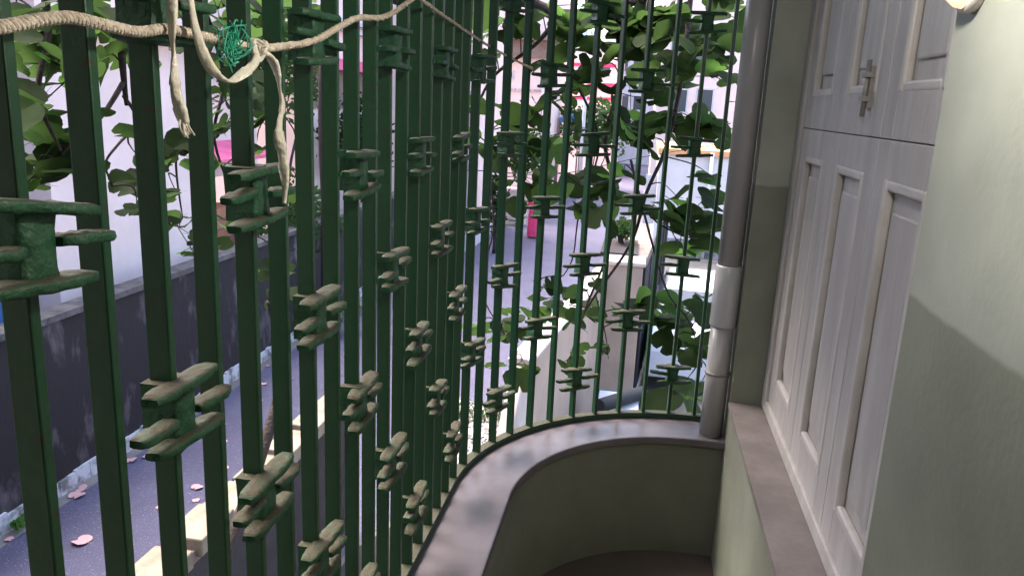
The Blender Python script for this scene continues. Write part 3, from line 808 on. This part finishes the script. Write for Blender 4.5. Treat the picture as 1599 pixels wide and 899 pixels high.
# tall building down the street
b5 = empty('tall_house', (-5, 34, 0), 'tall pale pink house with a brown shaded balcony down the street', 'house')
x5 = PY(846,130,34).x
bbox('wall', (-11,34,0), (x5,44,10.5), M['pinkwhite'], b5)
z5 = PY(820,36,33.3).z; z6 = PY(820,62,33.3).z
bbox('balcony_slab', (x5-2.2,33.2,z6), (x5+.9,40,z6+.16), M['brown'], b5)
bbox('balcony_soffit', (x5-2.2,33.6,z6-.7), (x5+.5,33.99,z6-.001), M['brown'], b5)
for k in range(9):
    xx = x5-2.1+k*.33; bbox('baluster', (xx,33.25,z6+.16), (xx+.07,33.32,z6+.62), M['white'], b5)
bbox('handrail', (x5-2.2,33.22,z6+.62), (x5+.9,33.36,z6+.7), M['white'], b5)
def window(px0, py0, px1, py1, Y, parent):
    p, q_ = PY(px0,py0,Y), PY(px1,py1,Y)
    f = MB(); t = .07
    x0, x1, z0, z1 = p.x, q_.x, q_.z, p.z
    f.box((x0-t,Y-.06,z0-t),(x0,Y-.002,z1+t)); f.box((x1,Y-.06,z0-t),(x1+t,Y-.002,z1+t)); f.box((x0,Y-.06,z1),(x1,Y-.002,z1+t)); f.box((x0,Y-.08,z0-t),(x1,Y-.002,z0))
    o = f.build('window', M['lightgrey'], parent)
    MB().box((x0,Y-.025,z0),(x1,Y-.004,z1)).build('pane', M['glass'], o)
for (a,b,c,d) in ((788,113,800,121),(785,70,798,96)): window(a,b,c,d,34,b5)
zq = PY(820,141,33.9).z; bbox('string_course', (-11,33.93,zq-.05), (x5+.02,34.02,zq+.05), M['drain'], b5)
# buildings closing the street
def far_house(name, label, px0, px1, py_top, Y, m_, depth=8., wins=()):
    a, b = PY(px0,200,Y), PY(px1,200,Y)
    e = empty(name, (a.x,Y,0), label, 'house')
    zt_ = PY((px0+px1)/2,py_top,Y).z
    bbox('wall', (a.x,Y,0), (b.x,Y+depth,zt_), m_, e)
    bbox('parapet_band', (a.x-.08,Y-.08,zt_), (b.x+.08,Y+depth,zt_+.25), M['lightgrey'], e)
    for w_ in wins: window(*w_, Y, e)
    return e
far_house('blue_house', 'pale blue house with white windows behind the tall pink house', 846, 905, 40, 58, mat('pale_blue_plaster',(.42,.58,.78),.75,(.36,.50,.70),2.), wins=((884,70,896,90),(884,105,896,125)))
e6 = far_house('red_banded_house', 'white house with red bands at the end of the street', 890, 962, 70, 50, M['pinkwhite'], wins=((915,170,925,190),(935,170,945,190),(940,100,952,120)))
for (pa,pb) in ((98,106),(128,140),(150,158)):
    p, q_ = PY(890,pa,50), PY(962,pb,50); bbox('red_band', (p.x,49.9,q_.z), (q_.x,49.99,p.z), M['saree'], e6)
far_house('grey_white_house', 'light grey house behind the leaves at the end of the street', 950, 1040, 30, 62, M['lightgrey'], wins=((968,150,980,172),(990,150,1002,172),(968,90,980,112),(990,90,1002,112),(1012,120,1024,140)))
far_house('yellow_house', 'pale grey house seen beyond the orange trimmed white building', 1020, 1150, -60, 44, M['pinkwhite'], wins=((1050,60,1070,95),(1090,60,1110,95),(1050,140,1070,175),(1090,140,1110,175),(1060,196,1080,218)))
# white building with orange trim
YD = 24.0
b7 = empty('orange_trim_building', (.6,YD,0), 'low white building with an orange edge beyond the yard', 'building')
p, q_ = PY(1031,240,YD), PY(1190,240,YD)
zt7 = PY(1090,243,YD).z
bbox('wall', (p.x,YD,0), (q_.x,YD+5,zt7), M['white'], b7)
bbox('orange_trim', (p.x-.06,YD-.12,zt7), (q_.x,YD+5,zt7+.16), M['orange'], b7)
bbox('damp_foot', (p.x+.1,YD-.03,0), (q_.x,YD-.002,.55), M['greycol'], b7)
xp_ = PY(1106,300,YD).x
MB().tube([(xp_,YD-.12,0),(xp_,YD-.12,zt7+.1)], .06, 10).build('drain_pipe', M['lightgrey'], b7)
bbox('side_window', (p.x-.35,YD+.3,.9), (p.x-.01,YD+.36,2.4), M['lightgrey'], b7)
# low kerb planter on the right side of the road
kp_ = empty('roadside_planter', PZ(968,388,.0), 'low kerbed planter with light green bush beside the road', 'planter')
p = PZ(965,392,0)
bbox('kerb', (p.x-.5,p.y-1.0,0), (p.x+.6,p.y+1.6,.12), M['darkwall'], kp_)

# van at the end of the street, hanging tarp, pole and cables
van = empty('parked_van', PZ(915,268,0), 'small white van with a blue front parked down the street', 'van')
vp = PZ(915,268,0)
def vb(n_, a, b, m_): return bevel(bbox(n_, (vp.x+a[0],vp.y+a[1],a[2]), (vp.x+b[0],vp.y+b[1],b[2]), m_, van), .06, 3)
vb('van_body', (-.85,0,.35), (.85,3.6,1.9), M['white']); vb('van_bonnet', (-.8,-.55,.35), (.8,.02,1.05), M['white'])
vb('van_windscreen', (-.72,-.03,1.1), (.72,.03,1.75), M['glass']); vb('blue_panel', (-.5,-.58,.55), (.3,-.5,.95), M['bluetarp'])
for (a,b) in ((-.75,.2),(.75,.2),(-.75,2.9),(.75,2.9)):
    MB().tube([(vp.x+a-.1,vp.y+b,.32),(vp.x+a+.1,vp.y+b,.32)], .32, 16).build('wheel', M['rubber'], van)
tp0 = [PY(872,183,40), PY(905,176,40), PY(908,188,40.8), PY(874,190,40.8)]
tarp = MB(); tarp.poly([p for p in tp0]+[p-Vector((0,0,.05)) for p in tp0]+[], [(0,1,2,3),(7,6,5,4),(0,4,5,1),(1,5,6,2),(2,6,7,3),(3,7,4,0)])
tr = empty('tarpaulin_stall', PY(890,200,40), 'blue tarpaulin stall roof on posts far down the street', 'stall')
tarp.build('tarp', M['bluetarp'], tr)
for p in tp0: MB().tube([(p.x,p.y,0),(p.x,p.y,p.z-.03)], .04, 8).build('post', M['brown'], tr)
def cable(pts_, label, r=.006):
    tag(MB().tube(smooth(pts_,8), r, 6).build('overhead_cable', M['cable']), label, 'cable')
cable([PY(560,258,14), PY(740,266,17), PY(870,272,19), PY(1000,246,21), PY(1180,215,22)], 'thin black cable sagging across the street below eye level', .012)
cable([PY(690,6,20), PY(760,9,22), PY(820,11,24), PY(930,6,26)], 'upper black cable crossing in front of the tall pink house', .014)
ub = empty('utility_pole', PY(905,300,30), 'thin grey utility pole with a cross arm down the street', 'pole')
pu = PZ(902,330,0)
MB().tube([(pu.x,pu.y,0),(pu.x,pu.y,7.5)], [.09,.06], 10).build('mast', M['lightgrey'], ub)
MB().box((pu.x-.6,pu.y-.04,6.4),(pu.x+.6,pu.y+.04,6.5)).build('cross_arm', M['lightgrey'], ub)
# low wall stub at the foot of the bend house
st_ = empty('white_wall_stub', PZ(800,350,0), 'short white wall stub beside the person in red', 'wall')
p = PZ(806,352,0)
bevel(bbox('wall', (p.x-.55,p.y,0), (p.x+.3,p.y+.3,1.25), M['whitecope'], st_), .02)
bbox('cap', (p.x-.6,p.y-.05,1.25), (p.x+.35,p.y+.35,1.33), M['pink'], st_)

# ------------------------------------------------------------------ person in red
def person():
    f = PZ(833,371,0)
    root = empty('person', f, 'person in a long magenta red dress walking down the lane', 'person')
    bm = bpy.data.meshes.new('body')
    V = [(0,0,.86),(0,0,1.05),(0,0,1.28),(0,.0,1.36),(0,-.01,1.46),(0,-.02,1.55),     # pelvis..head 0-5
         (.15,0,1.26),(.20,.02,1.02),(.19,-.06,.80),                                    # right arm 6-8
         (-.15,0,1.26),(-.20,.02,1.02),(-.16,-.12,.86),                                 # left arm 9-11
         (.09,0,.80),(.10,-.03,.45),(.10,.02,.07),(.10,-.12,.04),                       # leg 12-15
         (-.09,0,.80),(-.09,.05,.45),(-.09,.10,.07),(-.09,-.04,.04)]
    E_ = [(0,1),(1,2),(2,3),(3,4),(4,5),(2,6),(6,7),(7,8),(2,9),(9,10),(10,11),(0,12),(12,13),(13,14),(14,15),(0,16),(16,17),(17,18),(18,19)]
    Rr = [.14,.12,.14,.055,.085,.085,.055,.042,.03,.055,.042,.03,.085,.06,.04,.035,.085,.06,.04,.035]
    bm.from_pydata(V, E_, []); bm.materials.append(M['skin'])
    o = place('body', bm, root, Matrix.Translation(f))
    md = o.modifiers.new('skin','SKIN'); md.use_smooth_shade = True
    for i, r in enumerate(Rr): bm.skin_vertices[0].data[i].radius = (r, r*.8)
    bm.skin_vertices[0].data[0].use_root = True
    o.modifiers.new('sub','SUBSURF').levels = 1
    d = MB(); secs = [(.06,.24,.22),(.35,.23,.20),(.75,.21,.17),(.95,.175,.14),(1.1,.17,.13),(1.25,.20,.13),(1.33,.15,.10),(1.37,.07,.07)]
    n0 = 18
    for z, a, b in secs:
        for k in range(n0):
            t = 2*math.pi*k/n0; wv = 1+.07*math.sin(5*t+z*3)*(1.2-z)
            d.v.append((a*math.cos(t)*wv, b*math.sin(t)*wv, z))
    for i in range(len(secs)-1):
        for k in range(n0):
            a = i*n0+k; b = i*n0+(k+1)%n0; d.f.append([a,b,b+n0,a+n0]); d.sm.append(True)
    place('dress', d.mesh('dress', M['saree']), root, Matrix.Translation(f))
    s_ = MB()
    for sx in (-1,1): s_.tube([(sx*.14,0,1.29),(sx*.19,.015,1.12),(sx*.205,.02,1.0)], [.075,.065,.06], 10)
    place('sleeves', s_.mesh('sleeves', M['saree']), root, Matrix.Translation(f))
    h = MB().lathe([(.03,1.40),(.085,1.42),(.105,1.50),(.10,1.58),(.06,1.635),(.01,1.65)], (0,.03,0), 16)
    place('hair', h.mesh('hair', M['hair']), root, Matrix.Translation(f))
person()

# ================================================================== VEGETATION
def leaf_mesh(name, m_, w_=.5, fold=.18, seed=0):
    """two-lobed bauhinia leaf, unit width, stem at the origin, pointing +y"""
    rnd = random.Random(seed); lobes = []
    half = [(0,0),(.16,-.06),(.34,.0),(.47,.16),(.50,.38),(.45,.60),(.33,.76),(.19,.80),(.07,.72),(0,.56)]
    half = [(x*(1+rnd.uniform(-.06,.06)), y*(1+rnd.uniform(-.05,.05))) for x,y in half]
    half[0] = (0,0); half[-1] = (0,.56)
    v = []; f = []
    def zz(x,y): return fold*abs(x)**1.2 - .25*(y-.3)**2 + .03*math.sin(9*x+5*y)
    mid = [(0,0),(0,.2),(0,.4),(0,.56)]
    for sgn in (1,-1):
        n0 = len(v)
        v += [(0,0,zz(0,0)),(0,.30,zz(0,.3)),(0,.56,zz(0,.56)),(sgn*.24,.36,zz(.24,.36))]
        ring_ = half[1:-1]
        v += [(sgn*x,y,zz(x,y)) for x,y in ring_]
        seq = [n0]+[n0+4+i for i in range(len(ring_))]+[n0+2,n0+1]
        for i in range(len(seq)):
            a, b = seq[i], seq[(i+1)%len(seq)]
            f.append((n0+3,a,b) if sgn > 0 else (n0+3,b,a))
    # petiole
    n0 = len(v); v += [(-.012,0,0),(.012,0,0),(.008,-.28,-.05),(-.008,-.28,-.05)]; f.append((n0,n0+1,n0+2,n0+3))
    me = bpy.data.meshes.new(name); me.from_pydata(v,[],f); me.polygons.foreach_set('use_smooth',[True]*len(f)); me.materials.append(m_)
    return me
LM = [leaf_mesh('leaf', M['leaf'], fold=fd, seed=i) for i, fd in enumerate((.10,.3,.55,.2))]
LY = [leaf_mesh('leaf', M['leaf_young'], fold=.3, seed=9), leaf_mesh('leaf', M['leaf_young'], fold=.15, seed=10)]
def add_leaf(parent, p, size, young=False, tilt=.45, yaw=None, name='leaf'):
    mw = Matrix.Translation(p) @ Euler((random.gauss(-.15,tilt), random.gauss(0,tilt), random.uniform(0,6.28) if yaw is None else yaw)).to_matrix().to_4x4() @ Matrix.Scale(size,4)
    return place(name, random.choice(LY if young else LM), parent, mw)
tree = empty('bauhinia_tree', (-1.25,4.35,0), 'leafy tree with round two lobed leaves just outside the grille', 'tree')
T0 = Vector((-1.25,4.35,0))
hub = Vector((-1.3,4.3,4.9))
MB().tube(smooth([T0, T0+Vector((.05,.03,1.5)), T0+Vector((-.05,-.02,3.2)), hub],6), [.11]*7+[.09]*6+[.075]*6, 10).build('trunk', M['bark'], tree)
nodes = []
def branch(pts_, r0, r1, name='branch'):
    p = smooth(pts_,6); n_ = len(p)
    MB().tube(p, [r0+(r1-r0)*i/(n_-1) for i in range(n_)], 6).build(name, M['bark'], tree)
    nodes.extend(p)
# limbs towards the left view
branch([hub, PX(420,-60,-1.7), PX(300,-30,-1.9), PX(200,-10,-1.85), PX(170,-60,-1.8)], .05, .02)
branch([PX(200,-10,-1.85), PX(190,60,-1.85), PX(193,120,-1.83), PX(198,165,-1.83)], .02, .008)
branch([PX(192,130,-1.83), PX(160,180,-1.82), PX(120,215,-1.8), PX(90,250,-1.8)], .010, .004)
branch([PX(193,150,-1.83), PX(215,190,-1.84), PX(185,225,-1.84), PX(165,255,-1.84), PX(175,290,-1.84)], .007, .003)
branch([PX(300,-30,-1.9), PX(335,60,-1.95), PX(350,130,-1.95), PX(335,220,-1.95), PX(375,330,-1.95)], .014, .004)
branch([PX(335,60,-1.95), PX(300,150,-1.95), PX(275,240,-1.95), PX(285,340,-1.95)], .010, .003)
branch([PX(170,-60,-1.8), PX(80,-20,-1.75), PX(75,60,-1.75), PX(60,150,-1.75), PX(95,235,-1.75)], .016, .004)
branch([PX(420,-60,-1.7), PX(440,80,-1.8), PX(430,180,-1.8), PX(425,330,-1.8), PX(420,470,-1.8)], .016, .004)
branch([PX(60,70,-1.75), PX(95,100,-1.75), PX(120,130,-1.75)], .005, .003)
# limbs towards the far end
branch([hub, PY(720,-60,4.3), PY(860,20,4.3), PY(960,10,4.2), PY(1080,-20,4.1)], .05, .014)
branch([PY(880,20,4.3), PY(835,70,4.25), PY(770,120,4.2), PY(740,180,4.2)], .016, .005)
branch([PY(960,10,4.2), PY(968,120,4.15), PY(945,220,4.1), PY(960,300,4.1), PY(950,390,4.05), PY(915,480,4.0), PY(890,560,4.0)], .014, .004)
branch([PY(1080,-20,4.1), PY(1065,120,4.05), PY(1040,230,4.0), PY(1010,300,4.0), PY(985,380,4.0), PY(930,460,3.95), PY(905,500,3.95)], .013, .005)
branch([PY(1000,320,4.0), PY(1030,350,3.95), PY(1070,370,3.9)], .006, .004)
branch([PY(985,250,4.0), PY(1005,330,3.95), PY(1040,450,3.9), PY(1075,500,3.85), PY(1095,560,3.8)], .007, .003)
branch([PY(870,90,4.25), PY(910,150,4.2), PY(935,230,4.15), PY(905,330,4.1), PY(895,400,4.1), PY(880,430,4.1)], .008, .003)
branch([PY(770,120,4.2), PY(765,250,4.15), PY(770,360,4.1), PY(750,450,4.1), PY(800,540,4.05)], .007, .003)
branch([PY(930,460,3.95), PY(945,520,3.9), PY(950,560,3.9)], .004, .002)
cl_left = [ # px,py,spread,count,size
 (70,100,34,8,.075),(62,165,32,9,.08),(65,225,30,8,.085),(60,270,26,6,.09),(110,55,30,5,.07),(130,150,22,4,.07),(180,40,30,7,.085),(210,85,26,6,.08),(165,90,20,4,.08),
 (232,262,18,5,.075),(210,290,16,4,.07),(215,325,12,4,.055),(240,215,16,3,.07),(285,235,26,7,.08),(275,300,20,5,.07),(280,355,22,7,.06),(300,390,10,3,.05),(345,160,24,6,.08),(345,200,22,6,.08),(340,110,22,6,.085),(300,60,26,6,.09),
 (395,130,26,6,.085),(410,190,22,5,.08),(385,240,18,4,.08),(430,60,30,7,.09),(400,20,40,8,.095),(250,10,40,8,.09),(110,5,40,8,.09),(30,20,40,7,.09),(340,15,40,8,.09),(425,330,20,5,.08),(440,300,18,4,.08),(365,345,20,4,.06),(375,380,14,3,.05),(420,430,16,5,.08),(440,470,14,4,.08),(130,260,16,3,.08),(480,20,30,6,.09)]
cl_far = [
 (770,45,16,3,.20),(795,35,18,3,.20),(745,75,14,2,.17),(855,95,14,2,.16),(845,20,20,3,.15),(900,30,30,7,.17),(925,75,22,5,.15),(960,50,36,9,.17),(1010,40,36,10,.17),(1060,30,34,9,.17),(1095,70,30,9,.17),(1040,95,30,7,.16),(1110,120,26,6,.15),
 (860,150,18,4,.14),(835,175,16,3,.14),(800,190,16,3,.17),(760,165,16,3,.14),(745,215,16,3,.15),(775,235,16,3,.16),(820,195,18,3,.18),(850,215,18,3,.17),(900,130,20,4,.16),(930,110,18,4,.16),(985,150,24,5,.15),
 (950,185,22,4,.19),(990,195,20,4,.20),(1050,195,20,4,.22),(1085,185,18,4,.2),(1115,205,16,4,.15),(905,215,18,3,.15),(1010,215,16,3,.16),
 (815,275,18,4,.16),(845,265,18,4,.17),(870,285,20,4,.16),(795,320,14,2,.12),(905,280,14,3,.2),(930,300,16,3,.2),(955,285,14,4,.13),(975,270,12,3,.13),(925,325,14,3,.17),(950,330,12,3,.16),(805,345,8,2,.12),
 (1060,310,16,2,.2),(1100,310,16,2,.17),(1115,280,10,3,.14),(1030,330,14,3,.16),(1055,345,16,3,.2),(1090,335,14,3,.2),(1060,385,18,4,.2),(1090,380,16,3,.2),(1115,385,12,2,.17),
 (830,470,16,3,.16),(845,455,12,2,.15),(800,495,12,2,.13),(745,510,14,2,.14),(770,515,12,2,.13),(790,520,10,2,.12),(890,455,14,4,.12),(910,480,16,4,.14),(925,440,12,3,.11),(895,500,12,3,.13),(870,470,12,2,.12),
 (985,480,14,3,.22),(1005,500,14,3,.22),(970,500,12,2,.16),(1040,495,14,3,.2),(1065,480,12,3,.17),(1090,500,14,4,.18),(1080,540,14,4,.18),(1100,470,10,3,.12),(1055,525,12,3,.15),(1095,560,10,2,.14),
 (1060,605,12,2,.22),(1075,625,10,2,.2),(825,575,12,2,.17),(800,575,10,2,.15),(880,565,8,2,.13),(905,545,10,2,.1),(940,540,8,2,.1)]
def nearest(p): return min(nodes, key=lambda q_: (q_-p).length_squared)
def do_clusters(cl, fn, sc=1.):
    for (px,py,sp,cnt,sz) in cl:
        c = fn(px,py,0)
        nd = nearest(c)
        if (nd-c).length > .03:
            md_ = (nd+c)*.5+Vector((random.gauss(0,.03),random.gauss(0,.03),random.uniform(0,.05)))
            MB().tube(smooth([nd,md_,c],4), [.0035]*5+[.0022]*4, 5).build('twig', M['bark'], tree)
        for k in range(cnt):
            p = fn(px+random.gauss(0,sp*.6), py+random.gauss(0,sp*.5), random.gauss(0,.14))
            add_leaf(tree, p, sz*sc*random.uniform(.75,1.15), random.random() < .10)
            if random.random() < .5: MB().tube([c,p], [.002,.0013], 4).build('twig', M['bark'], tree)
tree2 = tree
do_clusters(cl_far, lambda x,y,d: PY(x,y,4.0+d), 1.0)
tree2 = empty('bauhinia_sapling', (-1.75,2.2,0), 'second leafy tree with small round leaves outside the near bars', 'tree')
T1 = Vector((-1.75,2.2,0))
MB().tube(smooth([T1, T1+Vector((-.04,.03,1.4)), PX(430,640,-1.78), PX(420,470,-1.8)],5), [.045]*6+[.03]*5+[.015]*5, 8).build('trunk', M['bark'], tree2)
tree_main = tree; tree = tree2
do_clusters(cl_left, lambda x,y,d: PX(x,y,-1.85+d), 1.65)

# dense upper foliage, too crowded to pick apart
lm_ = MB(); src = [(tuple(map(tuple,[v.co for v in m_.vertices])), [tuple(p.vertices) for p in m_.polygons]) for m_ in LM]
for k in range(125):
    if k < 80: px, py = random.uniform(930,1150), random.uniform(-60,215)
    else: px, py = random.uniform(700,950), random.uniform(-60,30)
    if px < 1010 and py > 110: continue
    p = PY(px,py,random.uniform(4.1,4.8)); v_, f_ = random.choice(src)
    mw = Matrix.Translation(p) @ Euler((random.gauss(0,.6),random.gauss(0,.6),random.uniform(0,6.28))).to_matrix().to_4x4() @ Matrix.Scale(random.uniform(.13,.21),4)
    lm_.poly([mw @ Vector(q_) for q_ in v_], f_, True)
lm_.build('upper_foliage', M['leaf'], tree_main, 'stuff')

# dark trunk by the boundary wall with ferny undergrowth
dt = empty('roadside_tree', PX(514,470,-5.2), 'dark straight tree trunk rising beside the boundary wall', 'tree')
pb = PX(514,470,-5.6); 
MB().tube(smooth([(pb.x,pb.y,0),(pb.x+.03,pb.y,2.),(pb.x-.02,pb.y,4.),(pb.x+.05,pb.y+.1,6.5),(pb.x+.1,pb.y+.1,8)],5), [.17]*6+[.15]*8+[.12]*7, 12).build('trunk', M['trunk'], dt)
def bush(name, label, c, rad, n_, size, m_, stem=True, cat='shrub', hs=1.):
    e = empty(name, (c.x,c.y,0), label, cat)
    b = MB()
    for k in range(n_):
        d = Vector((random.gauss(0,1),random.gauss(0,1),random.gauss(0,1))).normalized()*random.random()**.4
        clump = 1+.25*math.sin(d.x*7+c.x)*math.sin(d.z*6)
        p = c+Vector((d.x*rad[0],d.y*rad[1],d.z*rad[2]))*clump
        if p.z < .03: p.z = .03+random.random()*.1
        R3 = Euler((random.random()*6.28,random.random()*6.28,random.random()*6.28)).to_matrix()
        s_ = size*random.uniform(.6,1.3)
        b.poly([p+R3 @ Vector(q_)*s_ for q_ in ((0,-.5,0),(.28,0,.08),(0,.55,0),(-.28,0,.08))], [(0,1,2),(0,2,3)])
    b.build('crown', m_, e, 'stuff')
    if stem:
        s_ = MB()
        for k in range(5):
            s_.tube(smooth([(c.x+random.gauss(0,.05),c.y+random.gauss(0,.05),0), (c.x+random.gauss(0,rad[0]*.3),c.y+random.gauss(0,rad[1]*.3),max(.1,c.z*.6)), c+Vector((random.gauss(0,rad[0]*.4),random.gauss(0,rad[1]*.4),random.gauss(0,rad[2]*.3)))],4), [.03]*5+[.015]*4, 6)
        s_.build('stems', M['bark'], e)
    return e
bush('garden_shrub', 'dense green shrub leaning over the boundary wall', PX(455,330,-6.5)+Vector((0,0,-.2)), (.8,1.5,.9), 2200, .13, M['bush'])
bush('garden_shrub', 'leafy green shrub beside the white striped house', PX(560,220,-7.0), (.6,2.0,1.1), 1800, .16, M['bush'])
bush('garden_shrub', 'tall green tree crown above the terracotta outhouse', PX(420,90,-7.5), (.9,2.0,1.2), 2400, .16, M['bush'])
bush('climbing_plant', 'pale grey green creeper against the bend house', PY(776,310,22.3), (.35,.4,1.0), 1200, .12, M['bush'])
bush('roadside_bush', 'light green bush growing in the kerbed planter', PZ(966,388,0)+Vector((.1,.4,.6)), (.35,.6,.32), 900, .12, M['bush'])
bush('street_tree', 'small green street tree beside the white wall stub', PY(815,235,30), (.9,1.2,1.1), 1600, .2, M['bush'], cat='tree')
bush('street_tree', 'broad green tree in front of the red banded house', PY(925,200,42), (2.2,1.5,1.4), 2000, .28, M['bush'], cat='tree')
# spiky fern at the wall foot
fe = MB(); pf_ = PX(515,545,-5.55)
for k in range(26):
    a = random.uniform(-2.2,1.0); l_ = random.uniform(.35,.75); d = Vector((math.cos(a),math.sin(a)*.8,0))
    pth = smooth([Vector((pf_.x,pf_.y,.25)), Vector((pf_.x,pf_.y,.65))+d*l_*.5, Vector((pf_.x,pf_.y,.35))+d*l_],5)
    fe.tube(pth, [.006]*len(pth), 4)
    for i, q_ in enumerate(pth[2:]):
        for sgn in (-1,1):
            s_ = Vector((-d.y,d.x,0))*sgn*.13+d*.06-Vector((0,0,.06))
            fe.poly([q_-d*.012,q_+d*.012,q_+s_], [(0,1,2)])
tag(fe.build('fern_clump', M['bush']), 'dark spiky fern clump at the foot of the boundary wall', 'fern')
# green sprig at the lower left road edge
sp = MB(); ps = PZ(14,820,.02)
for k in range(9):
    a = random.uniform(-.6,1.2); d = Vector((math.cos(a),math.sin(a),0)); l_ = random.uniform(.18,.36); n_ = Vector((-d.y,d.x,0))*.03
    sp.poly([ps, ps+d*l_*.5+n_+Vector((0,0,.10)), ps+d*l_+Vector((0,0,.05)), ps+d*l_*.5-n_+Vector((0,0,.10))], [(0,1,2),(0,2,3)])
tag(sp.build('weed_sprig', M['leaf_young']), 'small green weed at the edge of the lane', 'weed')
# fallen leaves on the lane
fm = leaf_mesh('fallen_leaf', M['fallen'], fold=.15, seed=21)
fl_px = [(127,768,.17),(133,762,.13),(137,845,.19),(200,800,.06),(205,715,.15),(232,712,.1),(313,757,.13),(306,778,.08),(353,732,.13),(350,690,.08),(349,662,.06),(312,670,.05),(318,640,.05),(410,600,.1),(404,625,.08),(10,840,.08),(446,572,.12),(456,590,.08),(470,565,.08),(333,800,.06),(250,790,.06),(420,570,.06)]
for i, (x,y,s_) in enumerate(fl_px):
    p = PZ(x,y,.02)
    o = place('fallen_leaf', fm, None, Matrix.Translation(p) @ Euler((random.gauss(0,.1),random.gauss(0,.1),random.random()*6.28)).to_matrix().to_4x4() @ Matrix.Scale(s_,4))
    special = {2: 'largest dry pink leaf on the lane, alone near the bottom left', 0: 'larger dry pink leaf of the pair near the limewashed wall foot', 1: 'smaller dry pink leaf of the pair near the limewashed wall foot', 4: 'dry pink leaf under the lowest near cross ornament', 6: 'oval dry pink leaf on the lane beside the beige coping', 8: 'dry pink leaf on the lane close to the coping blocks'}
    tag(o, special.get(i, 'small dry pinkish leaf scattered on the asphalt lane'), 'fallen leaf', 'dry leaves fallen on the lane')
